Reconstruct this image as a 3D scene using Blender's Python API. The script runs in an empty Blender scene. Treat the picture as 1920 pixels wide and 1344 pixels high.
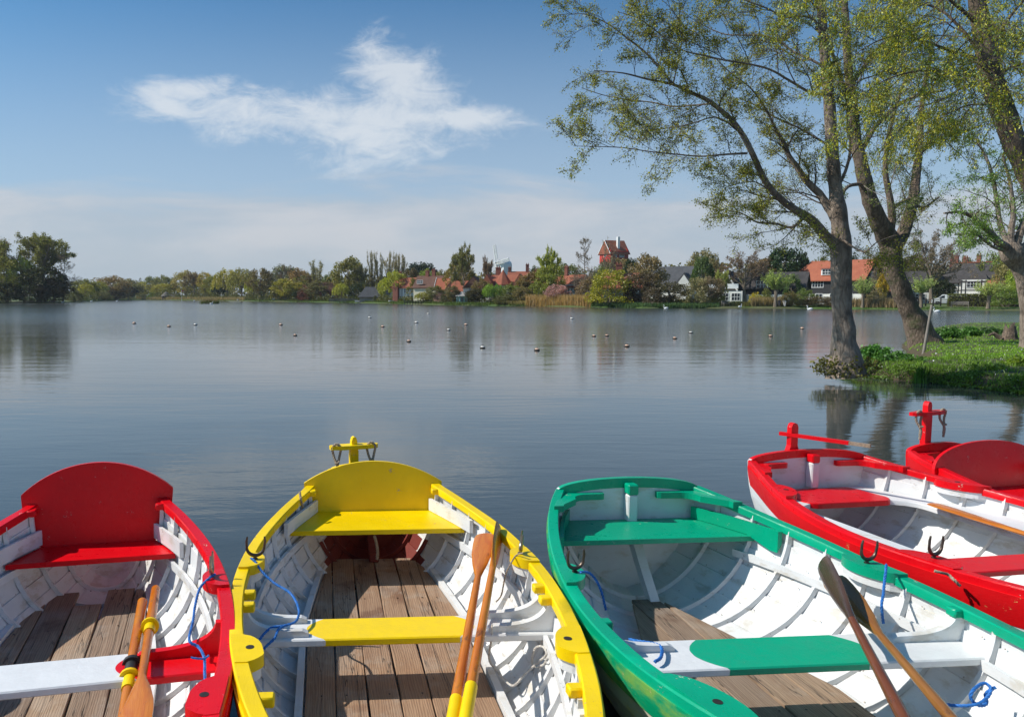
import bpy, bmesh, math, random
import numpy as np
from mathutils import Vector, Matrix
R=math.radians
random.seed(7)
scene=bpy.context.scene
COL=scene.collection
# ---------------------------------------------------------------- camera
F=1400.0; CX=687.0; H=2.0; TH=math.atan(116/F)
cd=bpy.data.cameras.new('camera'); cam=bpy.data.objects.new('camera',cd); COL.objects.link(cam)
cd.sensor_width=36; cd.lens=F/1920*36; cd.shift_x=(960-CX)/1920; cd.clip_start=0.05; cd.clip_end=8000
cam.location=(0,0,H); cam.rotation_euler=(math.pi/2-TH,0,0)
scene.camera=cam
# ---------------------------------------------------------------- light
SUN_EL=R(43); SUN_AZ=R(-83)          # azimuth clockwise from +Y (negative: to the left)
sdir=Vector((math.sin(SUN_AZ)*math.cos(SUN_EL),math.cos(SUN_AZ)*math.cos(SUN_EL),math.sin(SUN_EL)))
ld=bpy.data.lights.new('sun','SUN'); ld.energy=4.2; ld.angle=R(0.53); ld.color=(1,.95,.87)
sun=bpy.data.objects.new('sun',ld); COL.objects.link(sun)
sun.rotation_euler=(-sdir).to_track_quat('-Z','Y').to_euler()
scene.view_settings.view_transform='Standard'; scene.view_settings.look='None'
scene.view_settings.exposure=0.18; scene.view_settings.gamma=1
class NT:
    def __init__(s,nt): s.nt=nt; s.n=nt.nodes; s.l=nt.links
    def node(s,t,**kw):
        n=s.n.new(t)
        for k,v in kw.items():
            if k=='inp':
                for a,b in v.items(): s.put(n.inputs[a],b)
            else: setattr(n,k,v)
        return n
    def put(s,sock,v):
        if isinstance(v,bpy.types.NodeSocket): s.l.new(v,sock)
        else: sock.default_value=v
    def m(s,op,a,b=None,c=None,clamp=False):
        n=s.n.new('ShaderNodeMath'); n.operation=op; n.use_clamp=clamp; s.put(n.inputs[0],a)
        if b is not None: s.put(n.inputs[1],b)
        if c is not None: s.put(n.inputs[2],c)
        return n.outputs[0]
    def mr(s,v,a,b,c=0,d=1,sm=False):
        n=s.n.new('ShaderNodeMapRange'); s.put(n.inputs[0],v)
        for i,x in enumerate((a,b,c,d)): s.put(n.inputs[1+i],x)
        if sm: n.interpolation_type='SMOOTHSTEP'
        return n.outputs[0]
    def mix(s,f,a,b,bt='MIX'):
        n=s.n.new('ShaderNodeMix'); n.data_type='RGBA'; n.blend_type=bt; s.put(n.inputs[0],f); s.put(n.inputs[6],c4(a)); s.put(n.inputs[7],c4(b)); return n.outputs[2]
    def noise(s,vec,scale,detail=4,rough=.5,w=None,out=0,dist=0):
        n=s.n.new('ShaderNodeTexNoise'); n.inputs['Scale'].default_value=scale; n.inputs['Detail'].default_value=detail; n.inputs['Roughness'].default_value=rough; n.inputs['Distortion'].default_value=dist
        if vec is not None: s.l.new(vec,n.inputs['Vector'])
        return n.outputs[out]
    def scalev(s,vec,x,y,z):
        n=s.n.new('ShaderNodeVectorMath'); n.operation='MULTIPLY'; s.l.new(vec,n.inputs[0]); n.inputs[1].default_value=(x,y,z); return n.outputs[0]
    def addv(s,a,b):
        n=s.n.new('ShaderNodeVectorMath'); n.operation='ADD'; s.put(n.inputs[0],a); s.put(n.inputs[1],b); return n.outputs[0]
def c4(c):
    if isinstance(c,bpy.types.NodeSocket): return c
    return (c[0],c[1],c[2],1) if len(c)==3 else c
world=bpy.data.worlds.new('World'); scene.world=world; world.use_nodes=True
w=NT(world.node_tree); w.n.clear()
sky=w.node('ShaderNodeTexSky',sky_type='NISHITA',sun_disc=False,sun_elevation=SUN_EL,sun_rotation=SUN_AZ,altitude=0,air_density=1.0,dust_density=1.1,ozone_density=2.2)
tc=w.node('ShaderNodeTexCoord'); sp=w.node('ShaderNodeSeparateXYZ'); w.l.new(tc.outputs['Generated'],sp.inputs[0])
ya=w.m('MAXIMUM',w.m('ABSOLUTE',sp.outputs[1]),.05)
u=w.m('DIVIDE',sp.outputs[0],ya); v=w.m('DIVIDE',sp.outputs[2],ya)
cb=w.node('ShaderNodeCombineXYZ'); w.put(cb.inputs[0],u); w.put(cb.inputs[1],w.m('MULTIPLY',v,1.5)); front=w.m('GREATER_THAN',sp.outputs[1],0); w.put(cb.inputs[2],w.m('MULTIPLY',front,3.7))
def ell(uc,vc,ru,rv,ang=0):
    du=w.m('SUBTRACT',u,uc); dv=w.m('SUBTRACT',v,vc); ca,sa=math.cos(ang),math.sin(ang)
    a=w.m('ADD',w.m('MULTIPLY',du,ca/ru),w.m('MULTIPLY',dv,sa/ru)); b=w.m('ADD',w.m('MULTIPLY',du,-sa/rv),w.m('MULTIPLY',dv,ca/rv))
    return w.m('SUBTRACT',1.0,w.m('SQRT',w.m('ADD',w.m('MULTIPLY',a,a),w.m('MULTIPLY',b,b))))
def px_u(x): return (x-CX)/F
def px_v(y): return (556-y)/F
blobs=[ell(px_u(610),px_v(228),.26,.048,-.05),ell(px_u(350),px_v(178),.09,.022,.05),ell(px_u(320),px_v(205),.06,.018,-.4),ell(px_u(750),px_v(165),.10,.065,-.55),ell(px_u(700),px_v(245),.15,.065,.05),ell(px_u(860),px_v(232),.10,.022,0),ell(px_u(700),px_v(110),.05,.03,-.3)]
mx=blobs[0]
for b in blobs[1:]: mx=w.m('MAXIMUM',mx,b)
mx=w.m('MAXIMUM',mx,-1.0)
nz=w.noise(cb.outputs[0],6.5,10,.64,dist=.5); nz2=w.noise(w.scalev(cb.outputs[0],.9,1.2,1),20,8,.7,dist=.8)
den=w.m('ADD',w.m('MULTIPLY',mx,.95),w.m('ADD',w.m('MULTIPLY',w.m('SUBTRACT',nz,.5),2.1),w.m('MULTIPLY',w.m('SUBTRACT',nz2,.5),1.5)))
c1=w.m('MULTIPLY',w.mr(den,-.02,1.0,0,1,True),w.mr(mx,-.35,.1,0,1,True))
# low cloud bank over the horizon
cb2=w.node('ShaderNodeCombineXYZ'); w.put(cb2.inputs[0],w.m('MULTIPLY',u,.55)); w.put(cb2.inputs[1],w.m('MULTIPLY',v,2.4)); w.put(cb2.inputs[2],2.0)
nb=w.noise(cb2.outputs[0],4.5,7,.58,dist=.4)
edge=w.m('ADD',.148,w.m('MULTIPLY',w.m('SUBTRACT',nb,.5),.16))
c2=w.m('MULTIPLY',w.mr(w.m('SUBTRACT',edge,v),-.012,.035,0,1,True),w.mr(nb,.2,.75,.6,.95))
c2=w.m('MULTIPLY',c2,w.mr(v,0,.05,.8,1))
skyc=w.mix(1.0,sky.outputs[0],(.38,.78,.99),'MULTIPLY')
lo=w.mix(w.mr(nb,.38,.64,0,1,True),(4.1,4.55,5.1),(5.6,5.6,5.8))
skyc=w.mix(w.m('MULTIPLY',w.mr(v,.05,.46,1,0,True),.74),skyc,(4.35,5.25,6.4)); s1=w.mix(w.m('MULTIPLY',c2,.85),skyc,lo)
s2=w.mix(w.m('MULTIPLY',c1,.72),s1,(7.0,7.3,7.6))
# thin haze close to the horizon
s3=w.mix(w.m('MULTIPLY',w.mr(v,.0,.10,1,0,True),.55),s2,(4.0,4.55,5.1))
bgn=w.node('ShaderNodeBackground'); w.put(bgn.inputs[0],s3); bgn.inputs[1].default_value=.10
wo=w.node('ShaderNodeOutputWorld'); w.l.new(bgn.outputs[0],wo.inputs[0])
# ---------------------------------------------------------------- projection helpers (photo measurements -> metres)
def ray(px,py):
    a=(px-CX)/F; b=(672-py)/F; c,s=math.cos(TH),math.sin(TH)
    return Vector((a,c+b*s,b*c-s))
def at(px,py,z):
    d=ray(px,py); return d*((z-H)/d.z)+Vector((0,0,H))
def atY(px,py,Y):
    d=ray(px,py); return d*(Y/d.y)+Vector((0,0,H))
# ---------------------------------------------------------------- mesh helpers
class MB:
    def __init__(s): s.v=[]; s.f=[]; s.mi=[]
    def add(s,vs,fs,mi=0):
        o=len(s.v); s.v+= [tuple(x) for x in vs]; s.f+=[tuple(i+o for i in f) for f in fs]; s.mi+=[mi]*len(fs); return s
    def box(s,x0,x1,y0,y1,z0,z1,mi=0,ch=0):
        if ch>0:
            c=ch; pts=[]
            prof=[(x0+c,y0),(x1-c,y0),(x1,y0+c),(x1,y1-c),(x1-c,y1),(x0+c,y1),(x0,y1-c),(x0,y0+c)]
            ins=[(x0+c,y0+c),(x1-c,y0+c),(x1-c,y0+c),(x1-c,y1-c),(x1-c,y1-c),(x0+c,y1-c),(x0+c,y1-c),(x0+c,y0+c)]
            for (P,z) in ((ins,z0),(prof,z0+c),(prof,z1-c),(ins,z1)): pts+=[(a,b,z) for a,b in P]
            fs=[tuple(range(7,-1,-1)),tuple(range(24,32))]
            for k in range(3):
                for i in range(8):
                    j=(i+1)%8; fs.append((k*8+i,k*8+j,k*8+8+j,k*8+8+i))
            return s.add(pts,fs,mi)
        v=[(x,y,z) for z in(z0,z1) for y in(y0,y1) for x in(x0,x1)]
        return s.add(v,[(0,2,3,1),(4,5,7,6),(0,1,5,4),(2,6,7,3),(0,4,6,2),(1,3,7,5)],mi)
    def bar(s,a,b,w,h,mi=0,up=(0,0,1)):
        a=Vector(a); b=Vector(b); t=(b-a).normalized(); upv=Vector(up); sx=t.cross(upv)
        if sx.length<1e-4: sx=t.cross(Vector((0,1,0)))
        sx.normalize(); sz=sx.cross(t)
        v=[p+sx*(i*w/2)+sz*(j*h/2) for p in(a,b) for i,j in((-1,-1),(1,-1),(1,1),(-1,1))]
        return s.add(v,[(0,1,2,3),(7,6,5,4),(0,4,5,1),(1,5,6,2),(2,6,7,3),(3,7,4,0)],mi)
    def tube(s,pts,rad,n=6,mi=0,cap=True,sq=None):
        pts=[Vector(p) for p in pts]; m=len(pts)
        if not hasattr(rad,'__len__'): rad=[rad]*m
        T=[(pts[min(i+1,m-1)]-pts[max(i-1,0)]) for i in range(m)]
        T=[t.normalized() if t.length>1e-9 else Vector((0,0,1)) for t in T]
        nrm=T[0].orthogonal().normalized(); vs=[]
        for i in range(m):
            nrm=(nrm-T[i]*nrm.dot(T[i]))
            nrm=nrm.normalized() if nrm.length>1e-6 else T[i].orthogonal().normalized()
            bn=T[i].cross(nrm)
            for k in range(n):
                a=2*math.pi*k/n; vs.append(pts[i]+(nrm*math.cos(a)+bn*math.sin(a))*rad[i])
        fs=[(i*n+k,i*n+(k+1)%n,(i+1)*n+(k+1)%n,(i+1)*n+k) for i in range(m-1) for k in range(n)]
        if cap: fs+=[tuple(range(n-1,-1,-1)),tuple(range((m-1)*n,m*n))]
        return s.add(vs,fs,mi)
    def loft(s,rings,closed=True,cap=True,mi=0):
        n=len(rings[0]); vs=[p for r in rings for p in r]; fs=[]
        for i in range(len(rings)-1):
            for k in range(n if closed else n-1):
                fs.append((i*n+k,i*n+(k+1)%n,(i+1)*n+(k+1)%n,(i+1)*n+k))
        if cap and closed: fs+=[tuple(range(n-1,-1,-1)),tuple(range((len(rings)-1)*n,len(rings)*n))]
        return s.add(vs,fs,mi)
    def lathe(s,prof,n=16,c=(0,0,0),mi=0):
        return s.loft([[ (c[0]+r*math.cos(2*math.pi*k/n),c[1]+r*math.sin(2*math.pi*k/n),c[2]+z) for k in range(n)] for r,z in prof],mi=mi)
    def prism(s,poly,off,mi=0):
        off=Vector(off); n=len(poly); vs=[Vector(p) for p in poly]+[Vector(p)+off for p in poly]
        fs=[tuple(range(n-1,-1,-1)),tuple(range(n,2*n))]+[(i,(i+1)%n,n+(i+1)%n,n+i) for i in range(n)]
        return s.add(vs,fs,mi)
    def build(s,name,mats,parent=None,smooth=False,loc=None,fix=True):
        me=bpy.data.meshes.new(name); me.from_pydata(s.v,[],s.f)
        if not isinstance(mats,(list,tuple)): mats=[mats]
        for m in mats: me.materials.append(m)
        if len(mats)>1: me.polygons.foreach_set('material_index',s.mi)
        if fix:
            bm=bmesh.new(); bm.from_mesh(me); bmesh.ops.recalc_face_normals(bm,faces=bm.faces); bm.to_mesh(me); bm.free()
        if smooth:
            me.polygons.foreach_set('use_smooth',[True]*len(me.polygons))
            try: me.set_sharp_from_angle(angle=R(38))
            except Exception: pass
        me.update()
        o=bpy.data.objects.new(name,me); COL.objects.link(o)
        if parent is not None: o.parent=parent
        if loc is not None: o.location=loc
        return o
def tag(o,label=None,cat=None,group=None,kind=None):
    if label: o['label']=label
    if cat: o['category']=cat
    if group: o['group']=group
    if kind: o['kind']=kind
    return o
def thing(name,label,cat,loc=(0,0,0),rz=0,group=None):
    o=bpy.data.objects.new(name,None); COL.objects.link(o); o.location=loc; o.rotation_euler=(0,0,rz); o.empty_display_size=.2
    return tag(o,label,cat,group)
def kids(o): return [c for c in bpy.data.objects if c.parent==o]
def catmull(P,sub=6):
    P=[Vector(p) for p in P]; o=[]
    for i in range(len(P)-1):
        a=P[max(i-1,0)];b=P[i];c=P[i+1];d=P[min(i+2,len(P)-1)]
        for k in range(sub):
            t=k/sub; o.append(.5*((2*b)+(c-a)*t+(2*a-5*b+4*c-d)*t*t+(3*b-a-3*c+d)*t**3))
    o.append(P[-1]); return o
# ---------------------------------------------------------------- materials
def newmat(name):
    m=bpy.data.materials.new(name); m.use_nodes=True; t=NT(m.node_tree); t.n.clear()
    out=t.node('ShaderNodeOutputMaterial'); p=t.node('ShaderNodeBsdfPrincipled'); t.l.new(p.outputs[0],out.inputs[0])
    tcn=t.node('ShaderNodeTexCoord'); return m,t,p,tcn.outputs['Object'],out
def bump(t,p,h,dist=.002,strength=1):
    b=t.node('ShaderNodeBump'); b.inputs['Strength'].default_value=strength; b.inputs['Distance'].default_value=dist; t.put(b.inputs['Height'],h); t.l.new(b.outputs[0],p.inputs['Normal']); return b
def simple(name,col,rough=.6,var=.15,scale=6,bd=0,metal=0):
    m,t,p,oc,out=newmat(name)
    n=t.noise(oc,scale,5,.6); dark=tuple(c*(1-var) for c in col); lite=tuple(min(1,c*(1+var)) for c in col)
    t.put(p.inputs['Base Color'],t.mix(t.mr(n,.3,.7),dark,lite)); p.inputs['Roughness'].default_value=rough; p.inputs['Metallic'].default_value=metal
    if bd: bump(t,p,n,bd)
    return m
def paint(name,col,rough=.28,chip=None,chipamt=.0,dirt=.12,scuff=None,scuffamt=.5):
    m,t,p,oc,out=newmat(name)
    n1=t.noise(oc,2.3,4,.6); n2=t.noise(t.scalev(oc,3,1,3),55,5,.65); n3=t.noise(oc,13,5,.7); streak=t.noise(t.scalev(oc,14,1.2,14),9,4,.6)
    c=t.mix(t.mr(n1,.35,.7,0,1,True),tuple(x*(1-dirt) for x in col),col)
    c=t.mix(t.m('MULTIPLY',t.mr(streak,.58,.75,0,1,True),.25),c,tuple(x*.72 for x in col))
    if scuff:
        sn=t.noise(t.scalev(oc,1,1.2,2.6),4.5,6,.65)
        c=t.mix(t.m('MULTIPLY',t.mr(sn,.56-.12*scuffamt,.66,0,1,True),.75),c,scuff)
    if chip:
        ch=t.mr(t.m('ADD',n3,t.m('MULTIPLY',t.m('SUBTRACT',n2,.5),.45)),.70-chipamt,.72-chipamt)
        c=t.mix(ch,c,chip)
    else: ch=0.0
    spk=t.mr(t.noise(oc,90,3,.5),.735,.76); c=t.mix(t.m('MULTIPLY',spk,.55),c,(.12,.10,.08))
    t.put(p.inputs['Base Color'],c); t.put(p.inputs['Roughness'],t.mr(n3,.3,.7,rough,rough+.22)); p.inputs['Specular IOR Level'].default_value=.28
    h=t.m('ADD',t.m('MULTIPLY',n2,.25),t.m('ADD',t.m('MULTIPLY',n3,.5),t.m('MULTIPLY',streak,.3)))
    if chip: h=t.m('SUBTRACT',h,t.m('MULTIPLY',ch,.5))
    bump(t,p,h,.004,.8); return m
RED=(.78,.003,.009); YEL=(.98,.66,.0); GRN=(.0,.38,.205); WHT=(.78,.78,.77)
M={}
M['red']=paint('red_paint',RED,.22,(.72,.40,.33),.004); M['red_hull']=paint('red_hull_paint',(.76,.006,.010),.3,(.8,.30,.10),.02)
M['yellow']=paint('yellow_paint',YEL,.3,(.42,.36,.26),.012,dirt=.16); M['green']=paint('green_paint',GRN,.22,(.38,.55,.40),.012,dirt=.16)
M['green_hull']=paint('green_hull_paint',(.0,.35,.16),.35,(.5,.5,.2),.02,scuff=(.26,.46,.07),scuffamt=1.0)
M['cream_hull']=paint('cream_hull_paint',(.60,.57,.46),.4,(.72,.60,.08),.03,scuff=(.70,.58,.10),scuffamt=.6)
M['white']=paint('white_paint',WHT,.42,(.33,.29,.24),.0,dirt=.13,scuff=(.56,.51,.43),scuffamt=.35)
M['white_hull']=paint('white_hull_paint',(.72,.73,.73),.4,(.3,.3,.28),-.02)
M['maroon']=paint('maroon_bilge_paint',(.20,.035,.025),.5,(.1,.05,.04),.02)
def wood_planks(name,c1,c2,c3):
    m,t,p,oc,out=newmat(name)
    g=t.node('ShaderNodeNewGeometry'); rnd=g.outputs['Random Per Island']
    off=t.node('ShaderNodeCombineXYZ'); t.put(off.inputs[0],t.m('MULTIPLY',rnd,37)); t.put(off.inputs[1],t.m('MULTIPLY',rnd,91))
    v=t.addv(oc,off.outputs[0])
    n=t.noise(t.scalev(v,7,.8,7),3,6,.6,dist=.8)
    wv=t.node('ShaderNodeTexWave',wave_type='BANDS',bands_direction='X'); t.l.new(t.scalev(v,1,.10,1),wv.inputs['Vector']); wv.inputs['Scale'].default_value=26; wv.inputs['Distortion'].default_value=7; wv.inputs['Detail'].default_value=3; wv.inputs['Detail Scale'].default_value=1.6
    fine=t.noise(t.scalev(v,90,3,90),2,3,.6)
    c=t.mix(t.mr(n,.3,.7),c1,c2); c=t.mix(t.m('MULTIPLY',t.mr(wv.outputs[1],.45,.95),.42),c,c3); c=t.mix(t.m('MULTIPLY',t.mr(fine,.5,.75),.32),c,c3)
    kn=t.node('ShaderNodeTexVoronoi'); t.l.new(t.scalev(v,1,.55,1),kn.inputs['Vector']); kn.inputs['Scale'].default_value=3.2
    c=t.mix(t.m('MULTIPLY',t.mr(kn.outputs['Distance'],.035,.075,1,0),.8),c,tuple(x*.45 for x in c3))
    cr=t.noise(t.scalev(v,7,.33,7),1.3,4,.6,dist=.15); crk=t.mr(t.m('ABSOLUTE',t.m('SUBTRACT',cr,.5)),0,.007,1,0)
    c=t.mix(t.m('MULTIPLY',crk,.8),c,(.03,.022,.018))
    st=t.noise(v,1.6,4,.6); c=t.mix(t.m('MULTIPLY',t.mr(st,.55,.64,0,1,True),.6),c,(.13,.055,.03)); c=t.mix(t.m('MULTIPLY',t.mr(t.noise(v,3.1,5,.65),.50,.62,0,1,True),.35),c,(.42,.36,.30))
    tint=t.mix(rnd,(.75,.75,.78),(1.15,1.1,1.02)); c=t.mix(1.0,c,tint,'MULTIPLY')
    t.put(p.inputs['Base Color'],c); p.inputs['Roughness'].default_value=.75
    bump(t,p,t.m('SUBTRACT',t.m('ADD',t.m('MULTIPLY',wv.outputs[1],.4),fine),t.m('MULTIPLY',crk,2)),.002); return m
M['planks']=wood_planks('weathered_planks',(.30,.20,.13),(.40,.29,.20),(.16,.10,.062))
M['planks_warm']=wood_planks('brown_planks',(.31,.185,.11),(.42,.275,.175),(.165,.09,.052))
def varnish(name,c1,c2,wear,wearamt=.5,rough=.22):
    m,t,p,oc,out=newmat(name)
    n=t.noise(t.scalev(oc,6,6,.9),4,6,.6,dist=.5); f=t.noise(t.scalev(oc,60,60,4),2,3,.6); wn=t.noise(t.scalev(oc,2.5,2.5,1),7,6,.7)
    c=t.mix(t.mr(n,.3,.7),c1,c2); c=t.mix(t.m('MULTIPLY',f,.25),c,tuple(x*.5 for x in c1)); wm=t.mr(wn,.66-.12*wearamt,.70,0,1,True); c=t.mix(t.m('MULTIPLY',wm,.8),c,wear)
    t.put(p.inputs['Base Color'],c); t.put(p.inputs['Roughness'],t.m('ADD',rough,t.m('MULTIPLY',wm,.35))); bump(t,p,f,.0015); return m
M['oar_orange']=varnish('orange_varnish',(.52,.125,.010),(.68,.24,.02),(.08,.03,.012),.8)
M['oar_brown']=varnish('brown_varnish',(.13,.035,.012),(.21,.065,.02),(.05,.025,.015),.6)
M['oar_mid']=varnish('mid_brown_varnish',(.24,.09,.02),(.34,.15,.035),(.07,.03,.015),.7)
M['oar_dark']=varnish('dark_varnish',(.05,.026,.016),(.09,.045,.022),(.02,.012,.01),.5)
M['metal']=simple('galvanised_metal',(.30,.27,.23),.38,.4,30,.001,.9)
M['metal_dark']=simple('dark_iron',(.10,.075,.06),.45,.4,30,.001,.8)
M['black']=simple('black_rubber',(.02,.02,.02),.55)
M['rope_blue']=simple('blue_rope',(.02,.16,.50),.7,.3,80,.001)
M['rope_tan']=simple('tan_rope',(.36,.28,.20),.85,.3,60,.001)
M['rope_white']=simple('pale_rope',(.62,.58,.52),.8,.2,60,.001)
M['rivet']=simple('painted_rivets',(.42,.36,.30),.6,.5,200)
M['hole']=simple('dark_hole',(.01,.01,.01),.9)
def foliage(name,trans=.35,var=.45,fixed=None):
    m=bpy.data.materials.new(name); m.use_nodes=True; t=NT(m.node_tree); t.n.clear()
    out=t.node('ShaderNodeOutputMaterial'); oi=t.node('ShaderNodeObjectInfo'); g=t.node('ShaderNodeNewGeometry'); rnd=g.outputs['Random Per Island']
    base=fixed if fixed else oi.outputs['Color']
    c=t.mix(1.0,base,t.mix(rnd,(1-var,1-var,1-var*.8),(1+var,1+var,1+var*.5)),'MULTIPLY')
    tcn=t.node('ShaderNodeTexCoord'); n=t.noise(tcn.outputs['Object'],2.2,3,.6)
    c=t.mix(1.0,c,t.mix(t.mr(n,.3,.7),(.78,.85,.75),(1.2,1.12,.95)),'MULTIPLY')
    d=t.node('ShaderNodeBsdfDiffuse'); t.put(d.inputs[0],c); tr=t.node('ShaderNodeBsdfTranslucent'); t.put(tr.inputs[0],t.mix(1.0,c,(1.1,1.2,.5),'MULTIPLY'))
    gl=t.node('ShaderNodeBsdfGlossy'); gl.inputs['Roughness'].default_value=.45; gl.inputs[0].default_value=(.5,.5,.5,1)
    mx1=t.node('ShaderNodeMixShader'); mx1.inputs[0].default_value=trans; t.l.new(d.outputs[0],mx1.inputs[1]); t.l.new(tr.outputs[0],mx1.inputs[2])
    mx2=t.node('ShaderNodeMixShader'); mx2.inputs[0].default_value=.05; t.l.new(mx1.outputs[0],mx2.inputs[1]); t.l.new(gl.outputs[0],mx2.inputs[2])
    t.l.new(mx2.outputs[0],out.inputs[0]); return m
M['leaf']=foliage('leaves')
M['leaf_far']=foliage('far_leaves',.3,.35)
def bark(name,c1,c2,scale=1,moss=None):
    m,t,p,oc,out=newmat(name)
    v=t.scalev(oc,3*scale,3*scale,.9*scale); n=t.noise(v,3.5,8,.7,dist=1.0); vo=t.node('ShaderNodeTexVoronoi',feature='DISTANCE_TO_EDGE'); t.l.new(t.addv(v,t.node('ShaderNodeTexNoise').outputs[1]),vo.inputs['Vector']); vo.inputs['Scale'].default_value=3.2
    big=t.noise(oc,1.6,4,.6)
    h=t.m('ADD',t.m('MULTIPLY',t.mr(vo.outputs[0],0,.25),.22),t.m('ADD',t.m('MULTIPLY',n,.9),t.m('MULTIPLY',t.noise(t.scalev(oc,14,14,5),2.5,5,.7),.4)))
    c=t.mix(t.mr(h,.45,1.05),c1,c2); c=t.mix(t.m('MULTIPLY',t.mr(big,.5,.62,0,1,True),.5),c,tuple(x*.55 for x in c1))
    if moss: c=t.mix(t.m('MULTIPLY',t.mr(t.noise(oc,2.4,5,.6),.52,.64,0,1,True),.6),c,moss)
    t.put(p.inputs['Base Color'],c); p.inputs['Roughness'].default_value=.9; bump(t,p,h,.05); return m
M['bark']=bark('grey_bark',(.13,.095,.07),(.44,.35,.275)); M['bark_dark']=bark('brown_bark',(.07,.048,.032),(.29,.21,.15),1,(.06,.08,.02))
M['twig']=simple('twig_bark',(.10,.075,.055),.9,.35,5)
M['twig_pale']=simple('pale_twig_bark',(.20,.17,.14),.9,.35,1.5)
# ================================================================ BOATS
KN=[0,.4,.8,1.2,1.6,2.0,2.5,3.2]
def rope_mesh(mb,pts,r=.006,pitch=.05,strands=3,n=5):
    P=catmull(pts,5); L=[0]
    for a,b in zip(P,P[1:]): L.append(L[-1]+(b-a).length)
    step=pitch/7; N=max(4,int(L[-1]/step)); Q=[]; j=0
    for i in range(N+1):
        d=L[-1]*i/N
        while j<len(L)-2 and L[j+1]<d: j+=1
        tt=(d-L[j])/max(1e-9,L[j+1]-L[j]); Q.append(P[j].lerp(P[j+1],min(1,max(0,tt))))
    nrm=(Q[1]-Q[0]).orthogonal().normalized(); fr=[]
    for i in range(N+1):
        T=(Q[min(i+1,N)]-Q[max(i-1,0)]).normalized(); nrm=(nrm-T*nrm.dot(T)).normalized(); fr.append((nrm.copy(),T.cross(nrm)))
    for k in range(strands):
        mb.tube([Q[i]+(fr[i][0]*math.cos(2*math.pi*(i*step/pitch+k/strands))+fr[i][1]*math.sin(2*math.pi*(i*step/pitch+k/strands)))*r*.55 for i in range(N+1)],r*.62,n)
class Boat:
    def __init__(s,name,label,X,Y,r,b,sheer,s0,color,hull,group='rowing boats moored side by side'):
        s.r=r; s.X=X; s.Y=Y; s.s0=s0; s.color=color; s.hullm=hull
        pf=np.polyfit(KN,b,5); s.pf=pf; s.zs=sheer; s.b_end=float(np.polyval(pf,2.9)); s.b0=float(np.polyval(pf,0)); s.sl0=float(np.polyval(np.polyder(pf),0.0)); s.sle=float(np.polyval(np.polyder(pf),2.9))
        s.L=3.85; s.sd=.165
        s.root=thing('rowing_boat',label,'rowing boat',(X,Y,0),r,group)
    def b(s,t):
        if t<0: return s.b0+s.sl0*t*.75-.35*t*t
        if t<=2.9: return float(np.polyval(s.pf,t))
        k=(t-2.9)/(s.L-2.9); h=s.L-2.9
        h00=2*k**3-3*k*k+1;h10=k**3-2*k*k+k;h01=-2*k**3+3*k*k;h11=k**3-k*k
        return h00*s.b_end+h10*h*s.sle+h01*.02+h11*h*(-.45)
    def zg(s,t): return s.zs[0]+s.zs[1]*(t-1.7)**2
    def zk(s,t,outer):
        z=-.12 if outer else .035
        if t<.6: z+=(.06 if s.s0<0 else .10)*((.6-t)/1.0)**2
        if t>3.0: z+=.45*((t-3.0)/.85)**2
        return z
    def p(s,t):
        q=.56 if s.s0<0 else .70
        if t<1.2: q+=(.12 if s.s0<0 else .55)*((1.2-t)/1.4)**1.5
        if t>2.6: q+=.5*((t-2.6)/1.2)
        return q
    def sec(s,t,a,outer=False,off=0):
        bb=s.b(t)-(0 if outer else .018)+off; zk=s.zk(t,outer); zg=s.zg(t)-.01
        k=math.sin(a)
        return bb*(max(k,0)**s.p(t)), zk+(zg-zk)*(1-math.cos(a))**.92
    def hin(s,t,z):
        lo,hi=0,math.pi/2
        for _ in range(24):
            m=(lo+hi)/2
            if s.sec(t,m)[1]<z: lo=m
            else: hi=m
        return s.sec(t,lo)[0]
    def ang(s,t,z):
        lo,hi=0,math.pi/2
        for _ in range(24):
            m=(lo+hi)/2
            if s.sec(t,m)[1]<z: lo=m
            else: hi=m
        return lo
    def W(s,px,py,z):      # photo point on level z -> boat frame
        P=at(px,py,z); dx,dy=P.x-s.X,P.y-s.Y; c,q=math.cos(s.r),math.sin(s.r)
        return Vector((dx*c+dy*q,-dx*q+dy*c,z))
    def hull(s,maroon=None):
        N=52; st=[s.s0+(s.L-s.s0)*i/N for i in range(N+1)]; K=8
        for outer in(True,False):
            mb=MB()
            for sg in(-1,1):
                for k in range(K):
                    a0=math.pi/2*(k/K)**.9; a1=math.pi/2*((k+1)/K)**.9
                    rows=[]
                    for t in st:
                        x0,z0=s.sec(t,a0,outer); x1,z1=s.sec(t,a1,outer)
                        d=.010 if outer else .011
                        sc=min(1,s.b(t)/.3)
                        if outer: # upper strake overlaps the lower one on the outside
                            pts=[(x0+d*sc,z0),(x1,z1)] ; pts=[(x0,z0+.002)]+pts
                        else: pts=[(x0,z0),(max(x1-d*sc,0),z1),(x1,z1)]
                        rows.append([Vector((sg*max(x,0.0),-t,z)) for x,z in pts])
                    mb.loft(rows,closed=False)
            mats=[s.hullm if outer else M['white']]
            if outer: s.outer=mb.build('hull_planking',mats,s.root)
            else:
                if maroon:
                    m0,m1=maroon; mats.append(M['maroon'])
                    for i,f in enumerate(mb.f):
                        c=sum((Vector(mb.v[j]) for j in f),Vector())/len(f); tt=-c.y
                        if m0<tt<m1 and (c.z<.31+.12*max(0,.15-tt) or tt<.06) and abs(c.x)<.32+.02*math.sin(tt*30): mb.mi[i]=1
                mb.build('inner_lining',mats,s.root)
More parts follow.
